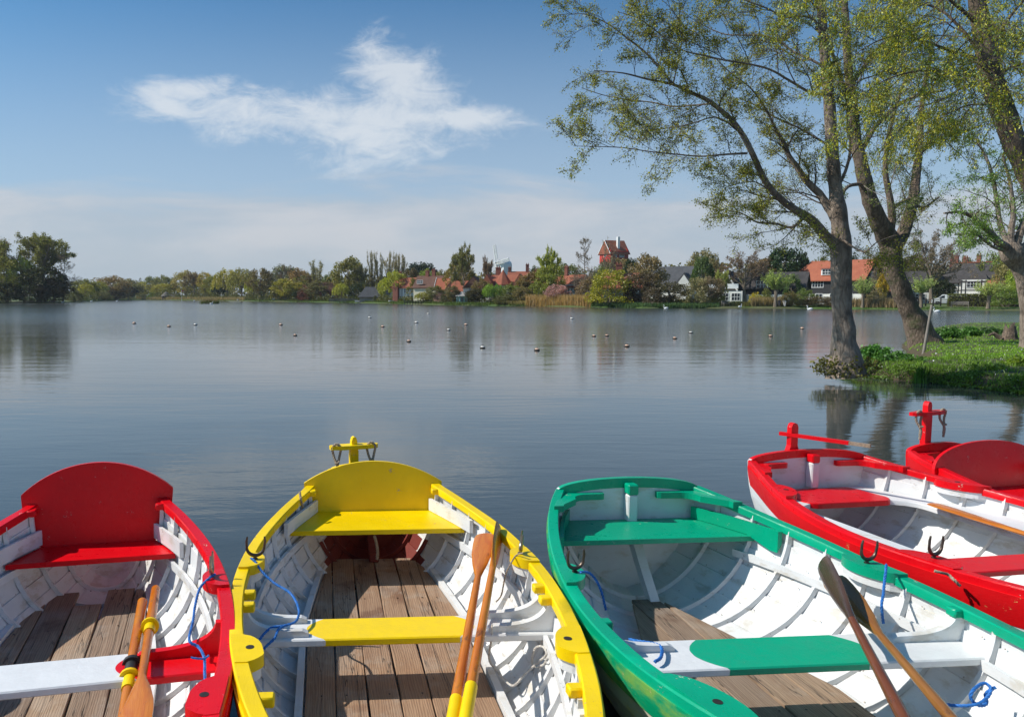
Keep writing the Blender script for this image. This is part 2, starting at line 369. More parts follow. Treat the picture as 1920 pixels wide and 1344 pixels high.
    def ribs(s,step=.215,start=None,amin=.0,mar=False):
        t=(s.s0+.18) if start is None else start
        while t<3.5:
            mb=MB()
            for sg in(-1,1):
                rings=[]
                for i in range(15):
                    a=amin+(math.pi/2-amin-.02)*i/14
                    x,z=s.sec(t,a); x2,z2=s.sec(t,min(a+.02,math.pi/2)); tx,tz=x2-x,z2-z; l=math.hypot(tx,tz) or 1; nx,nz=-tz/l,tx/l
                    if nx>0 and x>.05: nx,nz=-nx,-nz
                    w2=.013; th=.024; x-=.008
                    rings.append([(sg*x,-t-w2,z),(sg*x,-t+w2,z),(sg*(x+nx*th),-t+w2*.8,z+abs(nz)*th),(sg*(x+nx*th),-t-w2*.8,z+abs(nz)*th)])
                mb.loft(rings)
            mats=[M['white'],M['maroon']] if mar else M['white']
            if mar and t<.1:
                for i,f in enumerate(mb.f):
                    if abs(sum(mb.v[j][0] for j in f)/len(f))<.36: mb.mi[i]=1
            mb.build('rib',mats,s.root,True); t+=step
    def rails(s,strake=True,w=.058,h=.045,t1=None):
        for sg in(-1,1):
            rings=[]; N=60; e=s.L-.01 if t1 is None else t1
            for i in range(N+1):
                t=s.s0-.01+(e-s.s0)*i/N; bb=s.b(t); z=s.zg(t); ww=min(w,bb+.0)
                wob=.0015*math.sin(t*9+sg)
                prof=[(bb+.014,z-.006),(bb+.008,z+wob),(bb-ww+.012,z+wob),(bb-ww+.006,z-.007),(bb-ww+.006,z-h),(bb+.014,z-h)]
                rings.append([(sg*x,-t,zz) for x,zz in prof])
            MB().loft(rings).build('gunwale',s.color,s.root,True)
            if strake:
                rings=[]
                for i in range(N+1):
                    t=s.s0+(e-s.s0)*i/N; z=s.zg(t); q=[]
                    for dz in(.043,.08,.12,s.sd):
                        a=s.ang(t,z-dz); x,_=s.sec(t,a,True,.022); q.append((x,z-dz))
                    rings.append([(sg*x,-t,zz) for x,zz in q]+[(sg*(x-.01),-t,zz) for x,zz in reversed(q)])
                MB().loft(rings).build('top_strake',s.strakem,s.root,True)
    def rivets(s):
        # copper nail heads through every strake at each rib, painted over but for a few
        mb=MB(); rnd=random.Random(int(s.Y*50)); t=s.s0+.2
        while t<3.3:
            for sg in(-1,1):
                for k in range(2,8):
                    for dt in(-.07,.03):
                        if rnd.random()<.45: continue
                        a=math.pi/2*((k+.12)/8)**.9; x,z=s.sec(t+dt,a); x2,z2=s.sec(t+dt,a+.02); tx,tz=x2-x,z2-z; l=math.hypot(tx,tz) or 1; nx,nz=-tz/l,tx/l
                        c=Vector((sg*(x-.012),-(t+dt),z)); n=Vector((sg*nx,0,nz)); u_=Vector((0,1,0)); v_=n.cross(u_); r=.0042
                        o=len(mb.v); mb.v+=[tuple(c+n*.001+(u_*math.cos(q*1.047)+v_*math.sin(q*1.047))*r) for q in range(6)]+[tuple(c+n*.004)]; mb.f+=[(o+q,o+(q+1)%6,o+6) for q in range(6)]; mb.mi+=[0]*6
            t+=.215
        o=mb.build('rivets',M['rivet'],s.root,fix=False); o['kind']='stuff'
    def stringer(s,z,t0,t1,h=.045,th=.02,dz=0):
        for sg in(-1,1):
            rings=[]
            for i in range(31):
                t=t0+(t1-t0)*i/30; zz=z+dz*(t-1.6)**2; x=s.hin(t,zz)-.026
                rings.append([(sg*x,-t,zz-h/2),(sg*x,-t,zz+h/2),(sg*(x-th),-t,zz+h/2),(sg*(x-th),-t,zz-h/2)])
            MB().loft(rings).build('stringer',M['white'],s.root,True)
    def floor(s,mat,z,t0,t1,hw,n=5,far=None,cx=0,batten=True):
        W=max(hw(t0+(t1-t0)*i/40) for i in range(41)); mb=MB(); rnd=random.Random(int(s.X*100)); pw=2*W/n
        for k in range(n):
            xa=-W+k*pw+.003; xb=-W+(k+1)*pw-.003+rnd.uniform(-.004,0); lo=[];hi=[]; z1=z+rnd.uniform(-.003,.003)
            ts=[t0+(t1-t0)*i/48 for i in range(49)]; rings=[]
            xm=(xa+xb)/2
            for t in ts:
                h=hw(t)
                if far and t<far(xm): continue
                a=max(xa,-h); b=min(xb,h)
                if b-a<.006: continue
                wv=.0025*math.sin(t*5+k*2)
                rings.append([(cx+a+wv,-t,z1-.02),(cx+b+wv,-t,z1-.02),(cx+b+wv,-t,z1-.003),(cx+b-.003+wv,-t,z1),(cx+a+.003+wv,-t,z1),(cx+a+wv,-t,z1-.003)])
            if len(rings)>2: mb.loft(rings)
        s.floor_o=mb.build('floorboards',mat,s.root)
        nb=MB()
        for k in range(n):
            for q in range(6):
                t=t0+.15+q*.55; x=cx-W+(k+.25)*pw+rnd.uniform(0,.5)*pw
                if abs(x-cx)<hw(t)-.02 and t<t1: nb.lathe([(.0,.0),(.005,.0),(.005,.0015),(0,.002)],8,(x,-t,z+.003))
        nb.build('nail_heads',M['metal_dark'],s.floor_o)
        if batten:
            for sg in(-1,1):
                rings=[]
                for i in range(41):
                    t=t0+(t1-t0)*i/40; x=hw(t)+.006
                    rings.append([(cx+sg*x,-t,z-.02),(cx+sg*x,-t,z+.022),(cx+sg*(x+.035),-t,z+.022),(cx+sg*(x+.035),-t,z-.02)])
                MB().loft(rings).build('floor_batten',M['white'],s.root,True)
    def thwart(s,t0,t1,z,painted,half,shift=0,rot=0,white=None,th=.035,name='thwart',curve=6.0,inv=False):
        # plank with its middle (or one end) painted, ends following the hull side
        tm=(t0+t1)/2; rings=[]; N=28
        mb=MB(); xl=-s.hin(tm,z)+.012; xr=s.hin(tm,z)-.012
        c=.006
        for i in range(N+1):
            x=xl+(xr-xl)*i/N
            rings.append([(x,-t0,z-th+c),(x,-t0,z-c),(x,-t0-c,z),(x,-t1+c,z),(x,-t1,z-c),(x,-t1,z-th+c),(x,-t1+c,z-th),(x,-t0-c,z-th)])
        mb.loft(rings)
        m,t,p,oc,out=newmat(name+'_paint'); base=bpy.data.materials[painted]
        # two-colour paint: a real painted patch with a rounded end
        sp=t.node('ShaderNodeSeparateXYZ'); t.l.new(oc,sp.inputs[0])
        yy=t.m('ADD',sp.outputs[1],tm); e=t.m('ADD',t.m('ABSOLUTE',t.m('SUBTRACT',sp.outputs[0],shift)) if not inv else sp.outputs[0],t.m('MULTIPLY',t.m('MULTIPLY',yy,yy),curve))
        e=t.m('ADD',e,t.m('MULTIPLY',t.m('SUBTRACT',t.noise(oc,25,2),.5),.006))
        f=t.mr(e,half,half+.003) if not inv else t.mr(t.m('SUBTRACT',sp.outputs[0],t.m('MULTIPLY',t.m('MULTIPLY',yy,yy),curve)),half,half+.003,1,0)
        n3=t.noise(oc,13,5,.7); n2=t.noise(oc,60,4,.6); chip=t.mr(t.m('ADD',n3,t.m('MULTIPLY',t.m('SUBTRACT',n2,.5),.45)),.745,.76)
        col=t.mix(f,white[0],WHT); col=t.mix(t.m('MULTIPLY',t.mr(n3,.3,.7),.12),col,(.1,.1,.1)); col=t.mix(t.m('MULTIPLY',chip,.6),col,(.3,.27,.22))
        t.put(p.inputs['Base Color'],col); p.inputs['Roughness'].default_value=.27; p.inputs['Specular IOR Level'].default_value=.28; bump(t,p,t.m('ADD',n3,t.m('MULTIPLY',n2,.3)),.003)
        return mb.build(name,m,s.root,True)
    def knee(s,t,sg,z,reach=.28,mat=None,th=.035,top=.035,low=.03):
        ztop=s.zg(t)-top; P=[]
        for i in range(9):
            zz=z+(ztop-z)*i/8; P.append((s.hin(t,zz)-.004,zz))
        xt=P[-1][0]; inner=[]
        x0=P[0][0]-reach; z0=z+low; x1=xt-.05; z1=ztop
        for i in range(13):
            k=i/12; ang=math.pi/2*k
            # concave quarter curve
            inner.append((x0+(x1-x0)*math.sin(ang)**.95, z0+(z1-z0)*(1-math.cos(ang))**1.25))
        poly=[(x0-.03,z)]+[(x0-.025,z0-.012)]+inner+list(reversed(P))
        mb=MB(); mb.prism([(sg*x,-t-th/2,zz) for x,zz in poly],(0,th,0)); return mb.build('knee',mat or M['white'],s.root)
    def pad(s,t,sg,ln=.16,dep=.085,mat=None,hole=False,blunt=False,up=.008,h=.05,white_under=True):
        z=s.zg(t); mb=MB(); top=[]
        n=14
        for i in range(n+1):
            k=i/n; tt=t-ln/2+ln*k; prof=(math.sin(math.pi*k)**.55 if not blunt else math.sin(math.pi*min(.5,max(0,k*1.1-.02)))**.45*(1 if k<.75 else max(0,(1-k)/.25)**.7))
            x=s.b(tt)-.04-dep*prof; top.append((sg*x,-tt))
        edge=[(sg*(s.b(t-ln/2+ln*k/n)+.006),-(t-ln/2+ln*k/n)) for k in range(n,-1,-1)]
        poly=top+edge; zt=z+up
        c=.006
        mb.loft([[(x,y,zt-h) for x,y in poly],[(x,y,zt-c) for x,y in poly],[(x*(1-.004) if 0 else x-sg*0.0,y,zt) for x,y in poly]])
        o=mb.build('rowlock_block',mat or s.color,s.root,True)
        if white_under:
            m2=MB(); q=[(x+sg*.012,y) for x,y in top]+edge; m2.loft([[(x,y,zt-h-.045) for x,y in q],[(x,y,zt-h-.002) for x,y in q]]); m2.build('block_backing',M['white'],s.root)
        if hole:
            x=sg*(s.b(t)-.065); MB().lathe([(0,.0),(.017,.0),(.017,.002),(0,.0022)],14,(x,-t,zt-.0005)).build('socket_plate',M['metal_dark'],o)
        return Vector((sg*(s.b(t)-.065),-t,zt))
    def tab(s,t,sg,ln=.05,dep=.075,h=.045):
        z=s.zg(t); x1=s.b(t)-.03; mb=MB(); mb.box(min(sg*x1,sg*(x1-dep)),max(sg*x1,sg*(x1-dep)),-t-ln/2,-t+ln/2,z-h,z-.006,ch=.006); mb.build('thole_block',s.color,s.root,True)
    def rowlock(s,P,ang=0,tilt=(0,0),mat=None,rr=.042):
        e=bpy.data.objects.new; mb=MB(); pts=[]
        for i in range(17):
            a=math.pi*1.0+ (math.pi)*i/16; pts.append(Vector((rr*math.cos(a),0,rr*math.sin(a)+rr+.02)))
        pts=[Vector((-rr*.98,0,rr+.075)),Vector((-rr*1.06,0,rr+.05))]+pts+[Vector((rr*1.06,0,rr+.05)),Vector((rr*.98,0,rr+.075))]
        rad=[.0045,.0065]+[.0065+.0035*math.sin(math.pi*i/16) for i in range(17)]+[.0065,.0045]
        mb.tube(pts,rad,8); mb.tube([(0,0,-.03),(0,0,.02)],.008,8); mb.lathe([(0,0),(.014,0),(.014,.006),(0,.008)],10)
        M4=Matrix.Translation(P)@Matrix.Rotation(ang,4,'Z')@Matrix.Rotation(tilt[0],4,'X')@Matrix.Rotation(tilt[1],4,'Y')
        mb.v=[tuple(M4@Vector(q)) for q in mb.v]
        return mb.build('rowlock',mat or M['metal'],s.root,True)
    def backrest(s,t,w,z0,zs,zt,mat,lean=.06,wb=None,ex=None):
        wb=wb or w; poly=[(-wb,z0),(-w,zs-.02),(-w,zs)]; h=zt-zs; rad=(w*w+h*h)/(2*h)
        for i in range(1,26):
            if ex: a=math.pi*i/26; poly.append((-w*math.cos(a),zs+h*math.sin(a)**ex))
            else: x=-w+2*w*i/26; poly.append((x,zt-rad+math.sqrt(rad*rad-x*x)))
        poly+=[(w,zs),(w,zs-.02),(wb,z0)]
        f=lambda z:-t+lean*(z-z0)/(zt-z0)
        mb=MB(); mb.loft([[(x,f(z)+.012,z) for x,z in poly],[(x,f(z)-.012,z) for x,z in poly]]); return mb.build('backrest',mat,s.root)
    def transom(s,mat,topmat=None,crown=.07,band=.05):
        t=s.s0; pts=[]
        for i in range(13): a=math.pi/2*i/12; x,z=s.sec(t,a,True); pts.append((x,z))
        top=s.zg(t); bb=s.b(t)
        def poly(zc):
            q=[(x,z) for x,z in pts if z<zc-.001]; x=bb
            return q
        right=pts[:]; P=[(x,z) for x,z in right]
        arch=[(bb*math.cos(math.pi*k/16),top-.012+crown*math.sin(math.pi*k/16)) for k in range(1,16)]
        full=P+arch+[(-x,z) for x,z in reversed(P[1:])]
        mb=MB(); mb.prism([(x,-t,z) for x,z in full],(0,.03,0)); mb.build('transom',mat,s.root)
        if topmat:
            ins=[(x*.985,z) for x,z in [(bb,top-.012)]+arch+[(-bb,top-.012)]]
            low=[(x,z-band) for x,z in reversed(ins)]
            MB().prism([(x,-t-.004,z+.004) for x,z in ins]+[(x,-t-.004,z) for x,z in low],(0,.04,0)).build('transom_rail',topmat,s.root)
    def transom_knees(s,mat,t=None):
        t=s.s0 if t is None else t
        for sg in(-1,1):
            bb=s.b(t); z=s.zg(t)-.012; b2=s.b(t+.30); poly=[(bb-.02,0),(bb-.30,.0),(bb-.30,.035),(bb-.28,.045),(bb-.17,.05)]
            for i in range(8):
                a=math.pi/2*i/7; poly.append((bb-.17+.10*math.sin(a),.05+.10*(1-math.cos(a))))
            poly+=[(b2-.09,.27),(b2-.08,.30),(b2-.02,.30)]
            MB().prism([(sg*x,-(t+y),z-.052) for x,y in poly],(0,0,.04)).build('quarter_knee',mat,s.root)
    def rudder(s,mat,zt,x=0,ang=.0,zb=-.2,yoke=None,yz=0,w=.07,back=.06,yang=0,ropes=True):
        y=-s.s0+back; mb=MB(); c=math.cos(ang)
        prof=[(-w/2,zb),(w/2,zb),(w/2*.9,yz-.02),(w/2*.62,yz+.02),(w/2*.62,zt-.035),(w*.2,zt-.008),(0,zt),(-w*.2,zt-.008),(-w/2*.62,zt-.035),(-w/2*.62,yz+.02),(-w/2*.9,yz-.02)]
        M4=Matrix.Translation((x,y,0))@Matrix.Rotation(ang,4,'Z')
        mb.prism([M4@Vector((a,-.02,b)) for a,b in prof],(M4.to_3x3()@Vector((0,.045,0)))); rd=mb.build('rudder',mat,s.root)
        if yoke:
            yk=MB(); L=yoke; pl=[(-L,-.012),(-L*.93,-.03),(-.09,-.045),(.09,-.045),(L*.93,-.03),(L,-.012),(L,.012),(.09,.03),(-.09,.03),(-L,.012)]
            M5=Matrix.Translation((x,y,yz))@Matrix.Rotation(yang,4,'Z')
            yk.prism([M5@Vector((a,b*1.25,0)) for a,b in pl],(0,0,.03)); yk.build('yoke',mat,rd)
            if ropes:
                for sg in(-1,1):
                    rm=MB(); q=M5@Vector((sg*L*.72,0,0)); dn=q+Vector((0,-.05,-.17))
                    rope_mesh(rm,[dn+Vector((0,0,-.03)),dn+Vector((.003,-.004,.05)),q+Vector((-.022,-.03,-.045)),q+Vector((-.032,-.035,.015)),q+Vector((0,-.035,.045)),q+Vector((.03,-.035,.015)),q+Vector((.022,-.03,-.045)),dn+Vector((.004,0,.05)),dn],.009,.06)
                    rope_mesh(rm,[dn+Vector((-.012,0,.075)),dn+Vector((.012,-.012,.08)),dn+Vector((.012,.012,.085)),dn+Vector((-.012,0,.09))],.008,.05); rm.build('yoke_rope',M['rope_tan'],rd)
        return rd
    def seat(s,t0,t1,z,mat,xl=None,xr=None,th=.03,tap=0):
        N=16; rings=[]; c=.006
        hl=lambda t:s.hin(t,z)-.03
        for i in range(N+1):
            t=t0+(t1-t0)*i/N; h=hl(t); zz=[z-th,z-c if 0<i<N else z-c]
            rings.append([(-h,-t,z-th),(h,-t,z-th),(h,-t,z-c),(h-c,-t,z),(-h+c,-t,z),(-h,-t,z-c)])
        return MB().loft(rings).build('stern_seat',mat,s.root,True)
def oar(label,P0,P1,bl=.62,bw=.065,shaft=.021,mat='oar_orange',ring=None,ringm='yellow',roll=0,group=None,grip=False,bmat=None,bt=.007,sleeve=None,name='oar'):
    # P0 blade tip, P1 handle end (world)
    P0=Vector(P0);P1=Vector(P1); L=(P1-P0).length; ax=(P1-P0).normalized()
    up=Vector((0,0,1)); sx=ax.cross(up).normalized(); sz=sx.cross(ax); c,q=math.cos(roll),math.sin(roll); sx,sz=sx*c+sz*q,sz*c-sx*q
    R4=Matrix((sx,sz,ax)).transposed().to_4x4(); R4.translation=P0
    root=bpy.data.objects.new(name,None); COL.objects.link(root); root.matrix_world=R4; tag(root,label,'oar',group)
    rings=[]; n=12
    prof=[(0,.62,bt),(.012,.86,bt),(.05,.97,bt),(.14,1.0,bt*1.1),(bl*.5,.93,bt*1.3),(bl*.75,.66,bt*1.8),(bl*.9,.42,bt*2.2),(bl,.0,0)]
    for z,wf,tz in prof:
        if wf==0: a=b=shaft*.8
        else: a=max(bw*wf,shaft*.8); b=tz
        rings.append([(a*math.cos(2*math.pi*k/n),b*math.sin(2*math.pi*k/n),z) for k in range(n)])
    MB().loft(rings).build('blade',M[bmat or mat],root,True)
    g=.28 if grip else 0
    sh=MB(); sh.tube([(0,0,bl-.002),(0,0,bl+.4),(0,0,L-.5-g),(0,0,L-g)],[shaft*.8,shaft*.95,shaft*1.08,shaft*1.08],12)
    if grip: sh.tube([(0,0,L-g),(0,0,L-g+.02),(0,0,L-.02),(0,0,L)],[shaft*1.05,shaft*.72,shaft*.72,shaft*.5],12)
    sh.build('shaft',M[mat],root,True)
    if ring:
        a,b=ring; mb=MB(); mb.tube([(0,0,a),(0,0,b)],shaft*1.18,14)
        if b-a<.12: mb.tube([(0,0,b),(0,0,b+.015)],shaft*1.9,16)
        mb.build('collar',M[ringm],root,True)
    if sleeve:
        a,b,mm=sleeve; mb=MB(); mb.tube([(0,0,a),(0,0,b)],shaft*1.25,14); mb.tube([(0,0,b),(0,0,b+.02)],shaft*1.8,16); mb.build('sleeve',M[mm],root,True)
    return root
def rope(label,pts,mat,r=.006,group=None,name='rope'):
    mb=MB(); rope_mesh(mb,pts,r); c=Vector(pts[0]); mb.v=[(x-c.x,y-c.y,z-c.z) for x,y,z in mb.v]
    o=mb.build(name,M[mat],None,True,loc=c); tag(o,label,'rope',group); return o
# ---- yellow boat
def hwY(t): return min(.44,.30+.13*max(0,t+.1)**.8) if t<2.2 else .44-.30*((t-2.2)/1.3)**1.5
Yb=Boat('yellow','yellow and white rowing boat with arched yellow backrest, moored between red and green boats',.053,5.067,.058,[.488,.627,.737,.774,.778,.738,.634,.36],(.599,.027),-.42,M['yellow'],M['white_hull'])
Yb.strakem=M['yellow']; Yb.hull(maroon=(-.5,.22)); Yb.ribs(mar=True); Yb.rivets(); Yb.rails(); Yb.stringer(.40,-.2,3.2); 
Yb.floor(M['planks_warm'],.16,-.06,3.3,hwY,6); Yb.transom(M['maroon'],M['yellow'],.05); 
Yb.thwart(1.51,1.735,.43,'yellow_paint',.40,-.03,white=(YEL,),curve=7)
Yb.thwart(2.62,2.85,.43,'yellow_paint',.36,0,white=(YEL,),curve=7)
Yb.seat(-.07,.37,.505,M['yellow']); Yb.backrest(-.075,.485,.505,.70,.845,M['yellow'],.05,wb=.452)
for sg in(-1,1):
    Yb.knee(1.545,sg,.43); Yb.knee(1.69,sg,.43); Yb.tab(1.55,sg); Yb.tab(1.69,sg); Yb.tab(2.53,sg); Yb.knee(2.66,sg,.43,.24); Yb.knee(2.55,sg,.3,.15,top=.04)
    Yb.pad(2.17,sg,.24,.075,hole=True,blunt=True); Yb.tab(-.01,sg,.06,.055)
    x=Yb.hin(0,.53)-.035; MB().loft([[(sg*(Yb.hin(t,.5)-.03),-t,.508),(sg*(Yb.hin(t,.5)-.03),-t,.59),(sg*(Yb.hin(t,.5)-.052),-t,.59),(sg*(Yb.hin(t,.5)-.052),-t,.508)] for t in(-.05,.05,.15,.28,.44,.48)]).build('seat_cheek',M['white'],Yb.root)
pL=Yb.pad(1.17,-1,.22,.075); pR=Yb.pad(1.17,1,.22,.075)
Yb.rowlock(pL,.15,(0,.05),M['metal_dark'],.046); Yb.rowlock(pR,1.35,(.1,0))
Yb.rudder(M['yellow'],.955,-.12,.25,yoke=.185,yz=.865,yang=.22)
MB().box(-.035,.035,-.02,.45,.16,.22,ch=.01).build('stern_hog',M['maroon'],Yb.root)
# ---- red boat on the left
def hwR(t): return min(.42,.295+.10*max(0,t+.15)) if t<2.2 else .42-.28*((t-2.2)/1.3)**1.5
Rb=Boat('red','red and white rowing boat with arched dark red backrest, leftmost of the moored boats',-1.662,4.516,.207,[.434,.596,.713,.757,.776,.75,.668,.463],(.60,.041),-.42,M['red'],M['white_hull'])
Rb.strakem=M['red_hull']; Rb.hull(); Rb.ribs(); Rb.rivets(); Rb.rails(); Rb.stringer(.40,-.2,3.2)
Rb.floor(M['planks'],.16,-.19,3.3,hwR,5,far=lambda x:-.19+.30*max(0,1-abs(x)/.3),cx=-.04); Rb.transom(M['white'],M['red'],.05)
Rb.thwart(1.43,1.67,.43,'red_paint',.28,0,white=(RED,),curve=7,inv=True)
Rb.thwart(2.60,2.83,.43,'red_paint',.28,0,white=(RED,),curve=7,inv=True)
Rb.seat(-.05,.25,.465,M['red']); Rb.backrest(-.055,.452,.465,.785,.965,M['red'],.05,wb=.425)
for sg in(-1,1):
    Rb.knee(1.50,sg,.43,.34,M['red'],top=.03,low=.035); Rb.tab(.0,sg,.07,.055); Rb.pad(2.20,sg,.26,.08,hole=True,blunt=True)
    MB().loft([[(sg*(Rb.hin(t,.5)-.03),-t,.478),(sg*(Rb.hin(t,.5)-.03),-t,.57),(sg*(Rb.hin(t,.5)-.052),-t,.57),(sg*(Rb.hin(t,.5)-.052),-t,.478)] for t in(-.04,.05,.12,.22,.33,.37)]).build('seat_cheek',M['white'],Rb.root)
Rb.pad(1.10,-1,.22,.07); rR=Rb.pad(1.10,1,.22,.07); Rb.rowlock(rR,1.45,(0,.05))
# ---- green boat
def hwG(t): return min(.45,.08+.34*max(0,t-.38)) if t<2.3 else .45-.30*((t-2.3)/1.2)**1.5
Gb=Boat('green','green and white rowing boat with two dark oars, right of the yellow boat',1.727,4.829,.08,[.481,.657,.783,.844,.883,.858,.749,.528],(.602,.05),0.0,M['green'],M['cream_hull'])
Gb.strakem=M['green_hull']; Gb.hull(); Gb.ribs(.235,.16,.04); Gb.rivets(); Gb.rails(); Gb.stringer(.42,.35,3.2)
Gb.floor(M['planks'],.15,.38,3.3,hwG,5,cx=-.05,batten=False); Gb.transom(M['white'],M['green'],.075,.06); Gb.transom_knees(M['green'])
MB().box(-.033,.033,-.075,-.004,.48,.715,ch=.008).build('stern_post',M['white'],Gb.root); MB().box(-.035,.035,-.078,-.004,.716,.785,ch=.008).build('post_cap',M['green'],Gb.root)
MB().loft([[(-.04,-.02,.50),(.04,-.02,.50),(.03,-.09,.50),(-.03,-.09,.50)],[(-.035,-.20,.30),(.035,-.20,.30),(.028,-.27,.30),(-.028,-.27,.30)],[(-.03,-.38,.12),(.03,-.38,.12),(.028,-.45,.12),(-.028,-.45,.12)]]).build('stern_knee',M['white'],Gb.root)
Gb.thwart(1.53,1.80,.45,'green_paint',.40,-.04,white=(GRN,),curve=5)
Gb.thwart(2.62,2.86,.45,'green_paint',.38,0,white=(GRN,),curve=5)
Gb.seat(.03,.43,.545,M['green'])
for sg in(-1,1):
    MB().loft([[(sg*(Gb.hin(t,.56)-.03),-t,.548),(sg*(Gb.hin(t,.56)-.03),-t,.625),(sg*(Gb.hin(t,.56)-.055),-t,.625),(sg*(Gb.hin(t,.56)-.055),-t,.548-(.05 if t>.44 else 0))] for t in(.04,.2,.4,.55,.60)]).build('seat_cheek',M['green'],Gb.root)
    Gb.knee(1.62,sg,.45,.30); Gb.tab(1.62,sg,.055,.06); Gb.pad(2.35,sg,.40,.10,hole=True); 
gL=Gb.pad(1.13,-1,.26,.075); gR=Gb.pad(1.13,1,.32,.085)
Gb.rowlock(gL,.15,(.1,.0),M['metal_dark']); Gb.rowlock(gR,.1,(.0,.12),M['metal_dark'],.044)
# ---- red boat with side benches
Qb=Boat('red2','red and white rowing boat with white side benches, beside the green boat',3.511,5.832,.157,[.518,.672,.814,.877,.883,.817,.698,.492],(.602,.043),0.0,M['red'],M['white_hull'])
Qb.strakem=M['red_hull']; Qb.sd=.20; Qb.hull(); Qb.ribs(.235,.18,.04); Qb.rivets(); Qb.rails(); 
Qb.floor(M['planks'],.15,.5,3.3,hwG,5,batten=True); Qb.transom(M['white'],M['red'],.075,.055); Qb.transom_knees(M['red'])
MB().box(-.033,.033,-.075,-.004,.50,.70,ch=.008).build('stern_post',M['white'],Qb.root); MB().box(-.035,.035,-.078,-.004,.701,.765,ch=.008).build('post_cap',M['red'],Qb.root)
for sg in(-1,1):
    rings=[]
    for i in range(25):
        t=.03+i*(1.52/24); xo=Qb.hin(t,.49)-.028; xi=.30+.17*min(1,max(0,(t-.30)/.25))-.03*max(0,t-.6)
        if t<.42: xi=.30
        rings.append([(sg*xo,-t,.455),(sg*xi,-t,.455),(sg*xi,-t,.484),(sg*(xi+.006),-t,.49),(sg*xo,-t,.49)])
    MB().loft(rings).build('side_bench',M['white'],Qb.root,True); Qb.pad(.62,sg,.30,.09,hole=True)
    Qb.knee(1.62,sg,.46,.28)
# stern seat: rounded red board between the benches
poly=[]
for cx_,cy_,a0 in((.36-.10,-.46+.10,-90),(.36-.10,-.06-.06,0),(-.36+.10,-.06-.06,90),(-.36+.10,-.46+.10,180)):
    rr=.10 if cy_<-.3 else .055
    for k in range(6): a=R(a0+18*k); poly.append((cx_+rr*math.cos(a),cy_+rr*math.sin(a)))
MB().loft([[(x,y,.458) for x,y in poly],[(x,y,.492) for x,y in poly],[(x*.985,y*.992,.498) for x,y in poly]]).build('stern_seat',M['red'],Qb.root)
Qb.thwart(1.50,1.72,.46,'red_paint',2,0,white=(RED,),curve=1)
qL=Qb.pad(1.85,-1,.30,.09); Qb.pad(1.85,1,.30,.09); Qb.rowlock(qL,.12,(0,.1),M['metal_dark'],.045)
rd=Qb.rudder(M['red'],1.0,-.10,.1,yz=.80,w=.105,back=.07)
a=Qb.W(1462,812,.905); b=Qb.W(1632,836,.90); mb=MB(); mb.bar(a,a.lerp(b,.78),.03,.028); mb.build('tiller',M['red'],rd); MB().bar(a.lerp(b,.78),b,.027,.025).build('tiller_grip',M['planks'],rd)
# ---- red boat far right
Tb=Boat('red3','red rowing boat with rope yoke and wide dark red backrest, rightmost moored boat',5.12,6.0,.25,[.53,.66,.76,.79,.79,.75,.65,.38],(.54,.03),-.45,M['red'],M['red_hull'])
Tb.strakem=M['red_hull']; Tb.hull(); Tb.ribs(); Tb.rails(); Tb.stringer(.40,-.2,3.2)
Tb.floor(M['planks'],.16,-.1,3.3,hwY,6); Tb.transom(M['red'],M['red'],.06,.06); Tb.transom_knees(M['red'])
Tb.seat(-.02,.38,.44,M['red']); Tb.backrest(-.03,.57,.44,.56,.82,M['red'],.05,wb=.52,ex=.72); Tb.thwart(1.5,1.72,.43,'red_paint',2,0,white=(RED,),curve=1)
Tb.rudder(M['red'],1.09,-.10,.1,yoke=.215,yz=.975,yang=.12,w=.085,back=.05)
for sg in(-1,1): Tb.knee(1.6,sg,.43,.3); Tb.pad(1.15,sg,.24,.08); Tb.tab(-.1,sg,.07,.05)
# ---- oars
og='oars laid in the rowing boats'
oar('orange varnished oar with flat blade lying face up in the yellow boat',at(910,1001,.60),at(822,1500,.42),.56,.062,.021,ring=(1.62,1.95),roll=-.12,group=og)
oar('orange varnished oar turned edge-on, right of its pair in the yellow boat',at(937,990,.63),at(845,1500,.44),.56,.062,.021,ring=(1.60,1.95),roll=1.25,group=og)
oar('orange oar with black sleeve and yellow collar lying in the left red boat',at(175,1680,.35),at(267,1128,.46),.5,.06,.023,ring=(1.0,1.08),sleeve=(1.10,1.18,'black'),roll=.3,group=og)
oar('short worn paddle with broad orange blade facing up in the left red boat',at(250,1375,.50),at(292,1104,.45),.42,.062,.022,ring=(.86,.93),roll=.25,group=og)
oar('dark brown oar with its near-black blade resting on top in the green boat',at(1541,1052,.66),at(1775,1500,.50),.60,.052,.021,mat='oar_brown',bmat='oar_dark',roll=-1.15,group=og)
oar('brown oar crossing under the darker oar in the green boat',at(1560,1084,.57),at(1915,1500,.50),.60,.058,.020,mat='oar_mid',roll=-.55,group=og)
oar('pale orange oar lying on the side bench of the bench-seated red boat',at(1748,944,.525),at(2350,1140,.525),.70,.062,.021,roll=0,group=og,mat='oar_orange')
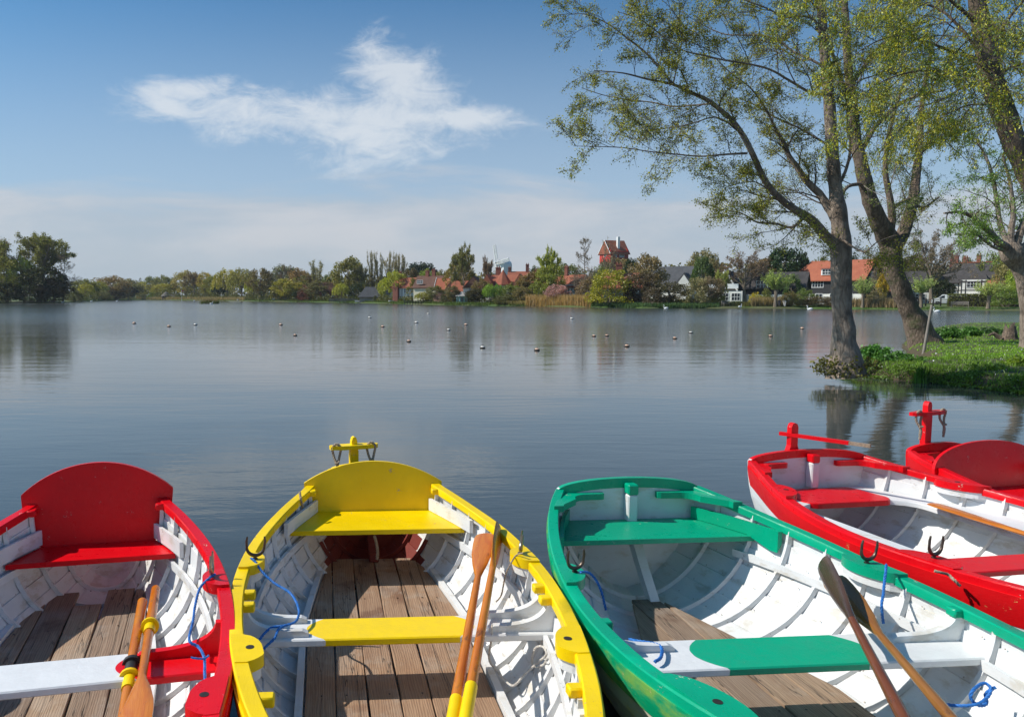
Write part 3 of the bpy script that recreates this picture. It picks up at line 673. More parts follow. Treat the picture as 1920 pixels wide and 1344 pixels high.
# ---- ropes
def boatpts(B,L): return [at(x,y,z) for x,y,z in L]
bg='blue lashing ropes on the rowlocks'
rope('blue rope hanging from the right rowlock of the left red boat down to its floor',boatpts(Rb,[(404,1076,.64),(392,1084,.63),(375,1102,.60),(366,1135,.55),(362,1165,.53),(355,1200,.52),(372,1212,.50),(383,1232,.50),(384,1262,.50),(384,1290,.50),(366,1298,.50),(354,1322,.48)]),'rope_blue',.006,bg)
rope('frayed blue rope end knotted halfway down the left red boat rope',boatpts(Rb,[(358,1232,.52),(370,1234,.515),(383,1234,.51),(392,1228,.52)]),'rope_blue',.004,bg)
rope('blue rope looping from the left rowlock over the thwart of the yellow boat',boatpts(Yb,[(470,1046,.63),(478,1052,.62),(492,1072,.58),(515,1093,.54),(545,1112,.52),(560,1140,.50),(556,1163,.48),(535,1172,.475),(510,1176,.47),(495,1188,.47),(487,1198,.46)]),'rope_blue',.006,bg)
rope('blue rope tail hanging over the left knee of the yellow boat thwart',boatpts(Yb,[(535,1172,.48),(522,1180,.475),(515,1196,.46),(500,1210,.44),(495,1216,.43)]),'rope_blue',.006,bg)
rope('blue rope hanging inside the left side of the green boat from its rowlock',boatpts(Gb,[(1088,1072,.66),(1105,1074,.64),(1118,1088,.60),(1128,1110,.54),(1136,1143,.45)]),'rope_blue',.006,bg)
rope('blue rope looped over the left end of the green boat thwart',boatpts(Gb,[(1180,1198,.46),(1200,1202,.475),(1230,1207,.475),(1241,1215,.475),(1239,1232,.475),(1228,1240,.475)]),'rope_blue',.007,bg)
rope('blue rope hanging from the right rowlock of the green boat to the stringer',boatpts(Gb,[(1662,1058,.67),(1661,1070,.655),(1659,1085,.62),(1656,1115,.57),(1653,1135,.53),(1656,1168,.44)]),'rope_blue',.006,bg)
rope('coiled blue rope on the white planking near the front of the green boat',boatpts(Gb,[(1760,1316,.34),(1790,1322,.36),(1830,1320,.38),(1850,1308,.40),(1858,1290,.43),(1845,1280,.44),(1826,1292,.43),(1820,1308,.40),(1835,1322,.37),(1850,1318,.37),(1848,1300,.41),(1866,1288,.43)]),'rope_blue',.006,bg)
rope('thin tan cord tied to the right rowlock of the yellow boat',boatpts(Yb,[(981,1036,.65),(969,1040,.62),(960,1052,.60),(950,1072,.55),(945,1090,.50),(940,1115,.42),(930,1128,.38)]),'rope_tan',.004,'loose cords in the yellow boat')
rope('pale cord coiled on the right side planking of the yellow boat',boatpts(Yb,[(923,1170,.47),(921,1200,.40),(917,1235,.26),(930,1255,.24),(950,1278,.22),(965,1284,.22),(985,1262,.25),(1010,1240,.32),(1024,1226,.38),(1018,1212,.40),(1004,1214,.38),(998,1232,.32),(1000,1248,.28),(1018,1246,.34),(1026,1232,.38)]),'rope_white',.005,'loose cords in the yellow boat')
rope('short frayed tan rope tied round the left end of the yellow backrest',[at(562,922,.70),at(564,936,.66),at(567,950,.60),at(569,962,.54),at(570,972,.49)],'rope_tan',.008,'loose cords in the yellow boat')
rope('knotted tan rope hanging under the stern seat of the yellow boat',[atY(702,1004,4.9),atY(706,1020,4.92),atY(708,1035,4.93),atY(707,1048,4.90)],'rope_tan',.010,'loose cords in the yellow boat')
rope('tan rope tied to the rowlock of the bench-seated red boat',[at(1752,1070,.62),at(1764,1073,.615),at(1778,1077,.60),at(1790,1088,.585),at(1800,1098,.56)],'rope_tan',.007,'loose cords in the yellow boat')

# ================================================================ WATER AND LAND
def shore_y(px):
    P=[(-3000,572),(-600,569.5),(-100,568.6),(125,568.3),(150,566),(190,564),(260,562),(380,563.5),(430,564),(600,567),(700,568.5),(800,571),(900,573),(1000,574),(1100,576),(1200,577.5),(1500,578.5),(1700,581),(1920,582.5),(2500,586),(6000,600)]
    for (a,b),(c,d) in zip(P,P[1:]):
        if px<=c: return b+(d-b)*(px-a)/(c-a)
    return 600
def shore_d(px): return H*F/(shore_y(px)-556)
def gz(px,d):
    k=d-shore_d(px)
    for a,b,c,e in((0,0,.6,.2),(.6,.2,2,.32),(2,.32,15,.45),(15,.45,60,.8),(60,.8,150,1.5),(150,1.5,3000,6)):
        if k<=c: return max(0,b+(e-b)*(k-a)/(c-a))
    return 6
def P3(px,d,z=None):
    return Vector(((px-CX)/F*d*1.0034,d,gz(px,d) if z is None else z))
def zpx(py,d): return atY(CX,py,d).z
def water():
    m,t,p,oc,out=newmat('lake_water'); g=t.node('ShaderNodeNewGeometry'); pos=g.outputs['Position']
    p.inputs['Base Color'].default_value=(.05,.057,.052,1); p.inputs['Roughness'].default_value=.04; p.inputs['IOR'].default_value=1.5
    a=t.noise(t.scalev(pos,.55,1.9,1),1.6,4,.55,dist=.4); b=t.noise(t.scalev(pos,.35,1.3,1),.30,3,.5); c=t.noise(t.scalev(pos,1,2.6,1),6.5,3,.5)
    cd_=t.node('ShaderNodeCameraData') if False else None
    wind=t.mr(t.noise(t.scalev(pos,.006,.022,1),1.0,3,.5),.35,.65,.55,1.25); sepp=t.node('ShaderNodeSeparateXYZ'); t.l.new(pos,sepp.inputs[0]); far=t.mr(sepp.outputs[1],22,75,0,1,True); wind=t.m('MULTIPLY',wind,t.m('ADD',1.0,t.m('MULTIPLY',far,4.5))); t.put(p.inputs['Roughness'],t.m('ADD',.04,t.m('MULTIPLY',far,.09)))
    h=t.m('ADD',t.m('MULTIPLY',t.m('MULTIPLY',a,.0065),wind),t.m('ADD',t.m('MULTIPLY',b,.018),t.m('MULTIPLY',t.m('MULTIPLY',c,.0011),wind)))
    bm_=t.node('ShaderNodeBump'); bm_.inputs['Strength'].default_value=1; bm_.inputs['Distance'].default_value=1.0; t.put(bm_.inputs['Height'],h); t.l.new(bm_.outputs[0],p.inputs['Normal'])
    o=MB().add([(-3000,-60,0),(3000,-60,0),(3000,900,0),(-3000,900,0)],[(0,1,2,3)]).build('water',m); tag(o,kind='structure')
water()
def ground():
    m,t,p,oc,out=newmat('grass_ground'); n=t.noise(oc,.5,6,.6); n2=t.noise(oc,.06,3,.5); n3=t.noise(oc,6,4,.6)
    c=t.mix(t.mr(n,.3,.7),(.05,.10,.015),(.09,.16,.02)); c=t.mix(t.mr(n2,.42,.60),c,(.10,.10,.035)); c=t.mix(t.m('MULTIPLY',n3,.3),c,(.03,.05,.01))
    t.put(p.inputs['Base Color'],c); p.inputs['Roughness'].default_value=.95; bump(t,p,n3,.05)
    cols=list(range(-3000,6001,25)); rows=[(-4,-.7),(0,-.03),(.6,.2),(2,.32),(15,.45),(60,.8),(150,1.5),(600,3),(3000,6)]; mb=MB(); rnd=random.Random(3)
    rg=[]
    for px in cols:
        d0=shore_d(px)+rnd.uniform(-1.2,1.2)*(shore_d(px)/150); rg.append([((px-CX)/F*(d0+k)*1.0034,d0+k,z) for k,z in rows])
    mb.loft(rg,closed=False); tag(mb.build('ground',m,smooth=False),kind='structure')
ground()
# ================================================================ VEGETATION
def leafmesh(name,C,S,mat,parent=None,stretch=1.7,down=0.0,seed=1,color=None,up=0.0):
    rg=np.random.default_rng(seed); C=np.asarray(C,dtype=np.float64).reshape(-1,3); n=len(C); S=np.asarray(S,dtype=np.float64)*np.ones(n)
    a=rg.normal(size=(n,3)); a[:,2]+= -down*2+up*2; a/=np.linalg.norm(a,axis=1)[:,None]; b=rg.normal(size=(n,3)); b-=a*(a*b).sum(1)[:,None]; b/=np.linalg.norm(b,axis=1)[:,None]
    S=S*rg.uniform(.6,1.3,n); a*=(S*stretch/2)[:,None]; b*=(S/2)[:,None]
    V=np.stack([C-a,C+b,C+a,C-b],1).reshape(-1,3)
    me=bpy.data.meshes.new(name); me.vertices.add(4*n); me.vertices.foreach_set('co',V.ravel()); me.loops.add(4*n); me.loops.foreach_set('vertex_index',np.arange(4*n)); me.polygons.add(n); me.polygons.foreach_set('loop_start',np.arange(n)*4); me.polygons.foreach_set('loop_total',np.full(n,4)); me.update(calc_edges=True); me.materials.append(mat)
    o=bpy.data.objects.new(name,me); COL.objects.link(o)
    if parent is not None: o.parent=parent
    if color: o.color=(*color,1)
    return o
def wander(rnd,p,d,L,n,wob,droop=0.0,lift=0.0):
    pts=[p.copy()]; d=d.normalized()
    for i in range(n):
        d=(d+Vector((rnd.gauss(0,wob),rnd.gauss(0,wob),rnd.gauss(0,wob)))+Vector((0,0,lift-droop*(i/n)))).normalized(); pts.append(pts[-1]+d*(L/n))
    return pts
def side(rnd,d,ang):
    o=d.orthogonal().normalized(); o.rotate(Matrix.Rotation(rnd.uniform(0,6.283),3,d)); return (d*math.cos(ang)+o*math.sin(ang)).normalized()
def grow(mb,rnd,pts,r0,r1,lev,P,leaves,keep=None):
    # pts: polyline of this branch; spawn children, collect leaf points at the last level
    n=len(pts); L=sum((b-a).length for a,b in zip(pts,pts[1:]))
    mb.tube(pts,[r0+(r1-r0)*i/(n-1) for i in range(n)],P['sides'][min(lev,len(P['sides'])-1)],cap=False)
    if lev>=P['levels']:
        for _ in range(P['leaves']):
            k=rnd.random(); i=min(n-2,int(k*(n-1))); q=pts[i].lerp(pts[i+1],k*(n-1)-i); leaves.append(q+Vector((rnd.gauss(0,1),rnd.gauss(0,1),rnd.gauss(0,1)))*P['spread'])
        return
    for c in range(P['kids'][lev]):
        k=P['from'][lev]+(1-P['from'][lev])*((c+rnd.random())/P['kids'][lev]); i=min(n-2,int(k*(n-1))); q=pts[i].lerp(pts[i+1],k*(n-1)-i)
        d=(pts[i+1]-pts[i]).normalized(); cl=L*P['ratio'][lev]*rnd.uniform(.6,1.15)*(1.15-.5*k); cd_=side(rnd,d,R(rnd.uniform(*P['ang'][lev])))
        cd_=(cd_+Vector((0,0,P['lift'][lev]))).normalized()
        rr=max((r0+(r1-r0)*k)*P['rr'],P['rmin'])
        grow(mb,rnd,wander(rnd,q,cd_,cl,P['seg'][lev],P['wob'],P['droop'][lev],0),rr,max(rr*.35,P['rmin']*.7),lev+1,P,leaves)
LIB={}; M['twig_far']=simple('far_twig_bark',(.20,.155,.11),.9,.3,5)
def make_template(kind,seed):
    rnd=random.Random(seed*77+len(kind)); mb=MB(); lv=[]; S=.03; hold=bpy.data.objects.new('tmp',None)
    st=1.4; dn=0
    if kind in('round','dense','shrub'):
        if kind!='shrub':
            tr=[Vector((0,0,0)),Vector((.01,0,.15)),Vector((0,.01,.35)),Vector((0,0,.7))]; mb.tube(tr,[.028,.022,.016,.006],6)
            for i in range(9):
                d=Vector((rnd.gauss(0,.6),rnd.gauss(0,.6),1)).normalized(); mb.tube(wander(rnd,Vector((0,0,.2+.04*i)),d,.42,5,.15),[.011,.009,.007,.005,.004,.002],4,cap=False)
        else:
            for i in range(14): mb.tube(wander(rnd,Vector((rnd.gauss(0,.08),rnd.gauss(0,.08),0)),Vector((rnd.gauss(0,.5),rnd.gauss(0,.5),1)),.8,5,.12),[.010,.008,.006,.005,.004,.002],4,cap=False)
        NC={'round':62,'dense':66,'shrub':60}[kind]; nl={'round':85,'dense':100,'shrub':80}[kind]
        for c in range(NC):
            a=rnd.uniform(0,6.283); u_=rnd.uniform(-1,1); rr=rnd.uniform(.5,1.0)**.6
            x=math.sqrt(1-u_*u_)*math.cos(a)*rr; y=math.sqrt(1-u_*u_)*math.sin(a)*rr; z=u_*rr
            if kind=='shrub': ctr=Vector((x*.42,y*.42,.08+abs(z)*.80)); cr=rnd.uniform(.07,.15)
            else:
                wz=1-.25*max(0,z); ctr=Vector((x*.40*wz,y*.40*wz,.56+z*.36)); cr=rnd.uniform(.06,.13)
            ctr.z+=rnd.gauss(0,.02)
            for _ in range(nl):
                q=Vector((rnd.gauss(0,1),rnd.gauss(0,1),rnd.gauss(0,.8))); q=q.normalized()*cr*rnd.random()**.35; lv.append(ctr+q)
        S=.030 if kind!='dense' else .034
    elif kind in('sparse','bare','thin'):
        P=dict(sides=[5,4,3,3],levels=3,kids=([9,8,7] if kind!='thin' else [6,5,4]),**{'from':[.25,.25,.2]},ratio=[.55,.45,.45],ang=[(25,60),(25,60),(25,65)],lift=[.25,.15,.1],rr=.5,rmin=.0016,seg=[5,4,3],wob=.16,droop=[0,.05,.1],leaves=(5 if kind=='sparse' else 1),spread=.012)
        tr=wander(rnd,Vector((0,0,0)),Vector((0,0,1)),.36,5,.04); mb.tube(tr,[.030,.026,.024,.022,.021,.020],7)
        for i in range(7):
            a=i*2.4+rnd.random(); el=rnd.uniform(.45,1.3); d=Vector((math.cos(a)*math.cos(el),math.sin(a)*math.cos(el),math.sin(el)))
            grow(mb,rnd,wander(rnd,tr[-1-(i%2)],d,.48,6,.13,0,.05),.014,.003,0,P,lv)
        S=.015
    elif kind=='poplar':
        P=dict(sides=[5,3,3],levels=2,kids=[16,7],**{'from':[.12,.2]},ratio=[.22,.4],ang=[(15,32),(20,40)],lift=[.7,.4],rr=.45,rmin=.0018,seg=[4,3],wob=.06,droop=[0,0],leaves=6,spread=.015)
        for i in range(6): grow(mb,rnd,wander(rnd,Vector((rnd.gauss(0,.03),rnd.gauss(0,.03),.02)),Vector((rnd.gauss(0,.16),rnd.gauss(0,.16),1)),rnd.uniform(.75,.97),7,.03,0,.03),.016,.002,0,P,lv)
        S=.022
    elif kind=='pine':
        tr=wander(rnd,Vector((0,0,0)),Vector((0,0,1)),1.0,8,.02); mb.tube(tr,[.018*(1-.85*i/8) for i in range(9)],6)
        P=dict(sides=[3,3,3],levels=2,kids=[7,5],**{'from':[.25,.2]},ratio=[.38,.5],ang=[(30,60),(30,60)],lift=[.15,.2],rr=.5,rmin=.0016,seg=[3,3],wob=.12,droop=[0,0],leaves=2,spread=.012)
        for i in range(30):
            k=.22+.76*i/30; q=tr[min(7,int(k*8))].lerp(tr[min(8,int(k*8)+1)],k*8%1); a=i*2.4; L=.46*(1-k)**.7*rnd.uniform(.5,1.1)+.05
            grow(mb,rnd,wander(rnd,q,Vector((math.cos(a),math.sin(a),rnd.uniform(-.1,.5))),L,5,.12,0,.04),.006,.002,0,P,lv)
        S=.012
    elif kind=='weep':
        tr=[Vector((0,0,0)),Vector((.01,0,.2)),Vector((0,.01,.4)),Vector((0,0,.75))]; mb.tube(tr,[.035,.028,.02,.006],6)
        for i in range(150):
            a=rnd.uniform(0,6.283); rr=math.sqrt(rnd.random())*.44; top=.93-.9*rr*rr*1.6+rnd.gauss(0,.03); q=Vector((math.cos(a)*rr,math.sin(a)*rr,top)); ln=rnd.uniform(.25,.6)*(top)
            for k in range(int(34*ln/.4)):
                f=rnd.random(); lv.append(q+Vector((math.cos(a)*.06*f+rnd.gauss(0,.012),math.sin(a)*.06*f+rnd.gauss(0,.012),-f*ln)))
        for i in range(10): a=i*.63; mb.tube([Vector((0,0,.3)),Vector((math.cos(a)*.2,math.sin(a)*.2,.65)),Vector((math.cos(a)*.33,math.sin(a)*.33,.75))],[.012,.008,.003],4)
        S=.022; st=2.6; dn=.8
    elif kind=='pollard':
        tr=[Vector((0,0,0)),Vector((.0,0,.15)),Vector((.02,0,.33)),Vector((.02,0,.42))]; mb.tube(tr,[.055,.04,.045,.06],8); 
        for i in range(70):
            d=Vector((rnd.gauss(0,.62),rnd.gauss(0,.62),1)).normalized(); pts=wander(rnd,Vector((.02,0,.40)),d,rnd.uniform(.35,.60),5,.05,0,.02); mb.tube(pts,[.007,.006,.005,.004,.003,.002],3,cap=False)
            for k in range(55):
                f=rnd.uniform(.2,1)*4.99; q=pts[int(f)].lerp(pts[int(f)+1],f%1); lv.append(q+Vector((rnd.gauss(0,.02),rnd.gauss(0,.02),rnd.gauss(0,.02))))
        S=.020; st=2.4
    A=np.array([tuple(q) for q in lv]); rx=np.percentile(np.hypot(A[:,0],A[:,1]),96)*2; zt=np.percentile(A[:,2],99.6); A=A/np.array([rx,rx,zt]); lv=A; mb.v=[(x/rx,y/rx,z/zt) for x,y,z in mb.v]
    tk=mb.build('trunk',M['twig_far'],None,True,fix=False); ck=leafmesh('crown',lv,S,M['leaf_far'],None,st,dn,seed)
    r=(tk.data,ck.data)
    for o in(tk,ck): bpy.data.objects.remove(o)
    bpy.data.objects.remove(hold); return r
def far_tree(px,top,wpx,kind,col,label,d=None,off=6,name=None,cat='tree',group='trees along the far shore',pale=False):
    d=d or shore_d(px)+off; b=P3(px,d); h=zpx(top,d)-b.z; W=wpx/F*d
    seeds={'round':4,'sparse':4,'bare':3,'shrub':4,'dense':2}.get(kind,2); sd=(int(px*7+top))%seeds; key=(kind,sd)
    if key not in LIB: LIB[key]=make_template(kind,sd+1)
    nm=name or {'shrub':'shrub','poplar':'poplar_tree','pine':'pine_tree','weep':'willow_tree','pollard':'willow_tree','dense':'evergreen_tree'}.get(kind,'tree')
    root=thing(nm,label,'bush' if kind=='shrub' and cat=='tree' else cat,b,(px*1.37)%6.28,group)
    f=1.2 if kind in('round','dense','sparse') else 1.08
    for i,(n_,me) in enumerate(zip(('trunk','crown'),LIB[key])):
        o=bpy.data.objects.new(n_ if kind!='shrub' else ('stem','foliage')[i],me); COL.objects.link(o); o.parent=root; o.scale=(W*f,W*f,h); k_=2.1 if max(col)>.05 else 1.7; o.color=(min(.6,col[0]*k_*1.08),min(.6,col[1]*k_*.93),min(.5,col[2]*k_*1.05),1)
    return root
OL=(.115,.125,.03);YG=(.21,.21,.03);BR=(.135,.105,.05);DK=(.025,.042,.016);GR=(.085,.12,.03);BG=(.24,.30,.03);PG=(.15,.155,.075);PINK=(.24,.15,.155);BW=(.12,.10,.075);DB=(.06,.055,.03);RB=(.09,.035,.025)
FT=[ # px, top, width, kind, colour, label, distance offset from the shore
(77,437,108,'sparse',OL,'tall spreading oak with half-open leaves, tallest tree of the left wooded point',10),
(-4,440,60,'sparse',BR,'brownish tree cut by the left picture edge on the wooded point',16),
(122,478,62,'pine',BW,'bare grey conifer leaning over the water right of the tall oak',5),
(18,484,66,'round',(.13,.14,.03),'rounded olive tree at the left end of the wooded point',6),
(50,484,48,'round',(.12,.17,.03),'bright mid green tree left of the tall oak trunk',7),
(88,500,70,'dense',(.035,.045,.018),'dark ivy-covered tree below the tall oak',4),
(105,520,58,'round',DB,'low dark tree under the bare grey conifer',3),
(62,530,60,'shrub',(.03,.045,.015),'dark bush at the foot of the bright mid green tree',2),
(20,528,60,'shrub',(.025,.035,.014),'black-green bush at the water under the rounded olive tree',2),
(4,548,22,'shrub',(.30,.33,.20),'pale silvery bush at the water by the left picture edge',1),
(100,545,50,'shrub',(.04,.05,.02),'low dark bush along the water right of the tall oak',1.5),
(142,541,36,'shrub',(.07,.08,.03),'scrubby bush at the right tip of the wooded point',3),
(163,524,46,'round',OL,'olive tree just right of the wooded point',50),
(165,531,26,'round',YG,'small yellow-green tree standing before the olive tree beyond the point',30),
(188,528,34,'round',(.15,.16,.03),'yellowish round tree between the wooded point and the big brown dome tree',30),
(212,518,64,'round',BR,'broad brownish dome tree on the far left shore',16),
(245,523,44,'round',(.11,.11,.04),'mid brown tree right of the broad brownish dome',24),
(243,536,32,'dense',(.022,.03,.014),'small round black-green bush tree at the water, far left shore',4),
(219,544,40,'shrub',(.035,.04,.02),'dark bush at the water under the brownish dome tree',3),
(196,545,34,'shrub',(.10,.11,.05),'pale olive bush at the water left of the brownish dome tree',2),
(267,521,12,'pine',DK,'tiny dark pine poking above the trees left of the thatched hut',60),
(272,529,32,'round',YG,'yellow-green tree left of the thatched hut',40),
(287,519,36,'round',(.10,.12,.06),'grey-green tree behind and left of the thatched hut',70),
(311,517,38,'round',OL,'olive tree rising behind the thatched hut',80),
(308,532,34,'round',(.19,.19,.03),'bright yellow willow right behind the thatched hut',30),
(290,548,22,'shrub',GR,'small green bush left of the thatched hut',12),
(350,508,46,'round',(.19,.17,.05),'tall yellowish tree above the flagpole',60),
(366,510,34,'sparse',BR,'thin brown tree right of the tall yellowish tree by the flag',40),
(387,511,26,'round',(.22,.19,.04),'golden tree rising right of the flagpole',50),
(405,518,40,'round',(.14,.15,.04),'rounded yellow-green tree left of the small black pine',50),
(412,532,22,'dense',DK,'small black conifer left of the drooping willow pair',25),
(428,506,56,'weep',(.21,.20,.035),'yellow-green drooping willow, left one of a pair',16),
(455,504,54,'weep',(.15,.15,.04),'olive drooping willow, right one of a pair',14),
(489,504,44,'round',(.10,.085,.035),'brown-green tree with a dark base right of the willow pair',10),
(476,520,30,'weep',(.20,.22,.03),'slim bright willow squeezed right of the willow pair',13),
(509,512,14,'pine',(.03,.035,.03),'dark narrow spruce between the brown tree and the antlered tree',40),
(534,498,50,'round',(.12,.13,.08),'grey-green dome tree with bare dead branches sticking up',40),
(537,496,34,'bare',BW,'dead antler-like tree in front of the grey-green dome',38),
(538,523,50,'round',(.19,.185,.03),'low dome of a yellow-olive willow by the water',8),
(562,504,44,'round',(.15,.105,.045),'russet brown tree right of the grey-green dome',40),
(580,512,30,'round',BR,'brown tree between the russet tree and the pale upright tree',44),
(597,488,32,'poplar',(.16,.16,.06),'pale upright poplar-like tree standing alone',26),
(575,535,34,'shrub',RB,'dark reddish bush beside the yellow-olive willow',8),
(562,545,24,'dense',DK,'round black bush at the water between two willows',4),
(600,528,48,'round',(.09,.09,.04),'loose olive tree below the pale upright tree',10),
(622,514,34,'round',GR,'green tree behind the red brick cottage',60),
(654,483,58,'round',(.13,.13,.035),'big tall olive tree left of the poplar row',22),
(640,532,32,'weep',(.21,.23,.035),'small yellow willow in front of the big olive tree',6),
(672,496,28,'sparse',(.12,.12,.06),'thin tree between the big olive tree and the poplars',24),
(672,530,36,'shrub',DK,'dark bush under the big olive tree left of the boathouse',14),
(685,500,30,'poplar',(.15,.15,.07),'shortest poplar at the left end of the row',46),
(699,472,20,'poplar',(.17,.16,.08),'first tall slender poplar of the row behind the grey boathouse',50),
(712,473,20,'poplar',(.15,.145,.07),'second tall slender poplar of the row',54),
(729,472,22,'poplar',(.17,.16,.08),'third tall slender poplar of the row',50),
(743,476,24,'poplar',(.16,.15,.075),'fourth tall poplar, with broader head',54),
(755,479,24,'poplar',(.15,.14,.08),'last and palest poplar at the right end of the row',58),
(741,509,42,'round',(.20,.23,.03),'bright lime-green maple in front of the white gable',9),
(720,524,20,'round',(.22,.25,.04),'small lime tree overlapping the left side of the white gable',14),
(769,504,36,'round',(.07,.06,.03),'dark brown tree right of the lime-green maple',26),
(780,521,34,'sparse',OL,'thin leafy tree in front of the half-hidden brick house',10),
(778,494,40,'dense',(.02,.035,.02),'dark flat-topped pine on the skyline, left of two',120),
(798,494,38,'dense',(.022,.04,.022),'dark flat-topped pine on the skyline, right of two',124),
(799,505,30,'round',(.15,.20,.03),'fresh green tree behind the dark tiled roof',90),
(825,507,34,'round',(.12,.12,.04),'olive tree behind the white cottage roof',80),
(792,548,28,'weep',(.17,.18,.03),'small weeping willow at the fence left of the pink shrub',3),
(822,547,20,'shrub',(.40,.20,.20),'small pink blossoming shrub before the white cottage',5),
(838,546,28,'shrub',(.05,.055,.025),'dark bush between pink shrub and garden pavilion',5),
(868,459,44,'sparse',(.13,.14,.05),'tall open alder towering behind the garden pavilion',12),
(860,488,48,'round',(.15,.13,.04),'yellowish mass of foliage around the tall alder',18),
(893,541,36,'dense',(.05,.05,.025),'brown-black bush right of the garden pavilion',5),
(911,482,26,'sparse',(.13,.09,.06),'slim reddish-brown tree left of the windmill',60),
(916,533,26,'weep',(.12,.21,.025),'bright green small willow, left of the green pair below the turret',5),
(932,534,28,'weep',(.10,.19,.025),'bright green small willow, right of the green pair below the turret',6),
(955,534,46,'round',(.09,.12,.03),'green bush tree right of the bright willow pair',7),
(945,552,44,'shrub',(.08,.09,.035),'low olive bush at the water below the turret house',2),
(980,538,36,'round',(.12,.11,.05),'brownish bush tree left of the tan reeds',5),
(993,510,46,'round',(.14,.105,.05),'bare brown tree right of the big red roof',10),
(1029,464,42,'sparse',(.20,.24,.04),'tall yellow-green birch rising over the reeds',14),
(1026,498,50,'round',(.15,.18,.035),'lower leafy mass of green around the birch',12),
(1010,530,40,'round',(.12,.15,.03),'green thicket under the birch left of the pink tree',8),
(1060,495,60,'round',(.10,.12,.05),'grey-green tree behind the timbered house',70),
(1002,500,36,'round',(.08,.10,.04),'dark olive tree behind the red roof right of the windmill',80),
(848,536,24,'round',(.10,.09,.04),'small brown tree before the cream cottage gable',4),
(816,536,30,'round',(.09,.10,.035),'olive tree before the dark brown-roofed house',5),
(902,524,34,'round',(.12,.10,.045),'brown tree between the timbered gable and green willows',9),
(975,523,34,'sparse',(.14,.12,.05),'thin brownish tree before the right gable of the turret house',8),
(1042,534,38,'round',PINK,'pink blossoming cherry tree behind the reeds',3.5),
(1092,446,52,'pine',(.10,.09,.07),'tall bare larch left of the red house on its tower',24),
(1085,513,44,'bare',BW,'brown twiggy tree below the tall bare larch',8),
(1100,522,42,'round',(.12,.095,.055),'brown leafless thicket at the right end of the reeds',7),
(1130,446,38,'thin',(.16,.14,.09),'bare thin tree standing right in front of the red house on its tower',60),
(1152,484,62,'round',(.11,.095,.045),'brown tree crowns around the foot of the red house',75),
(1125,496,34,'round',(.09,.12,.04),'green tree left of the foot of the red house',70),
(1140,506,78,'shrub',(.17,.18,.02),'large bright yellow-green bush at the water right of the reeds',2),
(1178,486,26,'dense',(.022,.04,.016),'black-green holly right of the red house',34),
(1207,478,60,'round',(.13,.11,.055),'brown-olive tree right of the black-green holly',28),
(1196,512,60,'round',(.075,.06,.035),'dark brown thicket right of the yellow-green bush',7),
(1180,535,34,'shrub',(.05,.04,.025),'very dark brown bush touching the right of the yellow-green bush',4),
(1250,530,66,'round',(.06,.06,.035),'dark hedge-like thicket below the grey slate house',5),
(1222,540,40,'shrub',(.07,.06,.04),'dark bush left of the thicket below the slate house',3),
(1314,470,52,'round',(.13,.125,.06),'round-topped olive tree on the skyline behind the dark fir',70),
(1312,482,32,'dense',(.05,.085,.025),'dark green fir right of the grey slate roof',22),
(1338,488,30,'round',(.10,.09,.045),'brown tree right of the dark green fir',30),
(1303,521,44,'shrub',(.15,.15,.075),'round grey-olive bush at the water below the dark fir',3),
(1327,519,40,'round',(.13,.11,.07),'pale brown bush tree right of the round grey-olive bush',4),
(1350,507,30,'sparse',(.20,.24,.06),'light green young tree before the white-edged gable',6),
(1340,546,34,'shrub',(.13,.14,.04),'olive bush left of the garden of the white-edged gable',4),
(1393,470,82,'bare',(.12,.085,.05),'broad reddish-brown tree in front of the black house',14),
(1425,485,46,'round',(.13,.10,.055),'brown tree beside the broad reddish-brown tree',34),
(1462,466,66,'dense',(.022,.048,.018),'large dark green evergreen above the pollard willow',34),
(1497,474,24,'dense',(.03,.05,.02),'dark conifer at the right shoulder of the large evergreen',36),
(1500,486,40,'round',(.12,.10,.055),'brown tree between the evergreen and the orange-roofed house',60),
(1449,507,46,'pollard',(.17,.24,.06),'pollard willow with bright shoots beside the two people on the bench',.8),
(1478,515,30,'round',(.05,.09,.025),'green bush tree right of the bright pollard willow',12),
(1505,541,38,'shrub',(.08,.12,.025),'round clipped green bush before the orange-roofed house',8),
(1430,541,26,'shrub',(.10,.12,.03),'small green bush left of the pollard willow trunk',10),
(1412,548,24,'shrub',(.26,.24,.02),'small yellow flowering bush left of the pollard willow',9),
(1475,547,40,'shrub',(.14,.12,.04),'yellowish scrub bush right behind the two people',3),
(1530,556,60,'shrub',(.075,.065,.035),'dark brown scrub hedge before the orange-roofed house',3),
(1560,558,44,'shrub',(.07,.06,.035),'dark scrub left of the near tree trunk across the water',3),
(1535,482,36,'round',(.10,.11,.045),'olive tree behind the orange roof left end',40),
(1580,478,36,'dense',(.03,.045,.02),'dark conifer behind the orange roof',50),
(1632,484,50,'round',(.14,.12,.07),'brown tree right of the orange-roofed house',40),
(1640,500,34,'bare',(.16,.13,.09),'pale bare tree right of the black gable',26),
(1648,511,18,'dense',(.24,.19,.02),'golden conifer beside the black gable',20),
(1612,519,34,'pollard',(.18,.25,.07),'small pollard willow between the near tree trunks',1),
(1636,540,34,'shrub',(.09,.085,.04),'brown bush right of the small pollard willow',9),
(1721,519,42,'pollard',(.19,.26,.08),'pollard willow left of the white van',2),
(1740,430,96,'bare',(.10,.085,.05),'large bare-looking tree before the timbered white house',34),
(1700,480,60,'round',(.12,.11,.06),'olive-brown tree on the skyline between the leaning trunk and large bare tree',50),
(1758,525,34,'dense',(.03,.045,.02),'dark bush behind the white van',38),
(1846,526,46,'pollard',(.20,.27,.07),'pollard willow standing before the clipped hedge',1),
(1800,482,40,'round',(.12,.12,.05),'olive tree behind the timbered house chimneys',60),
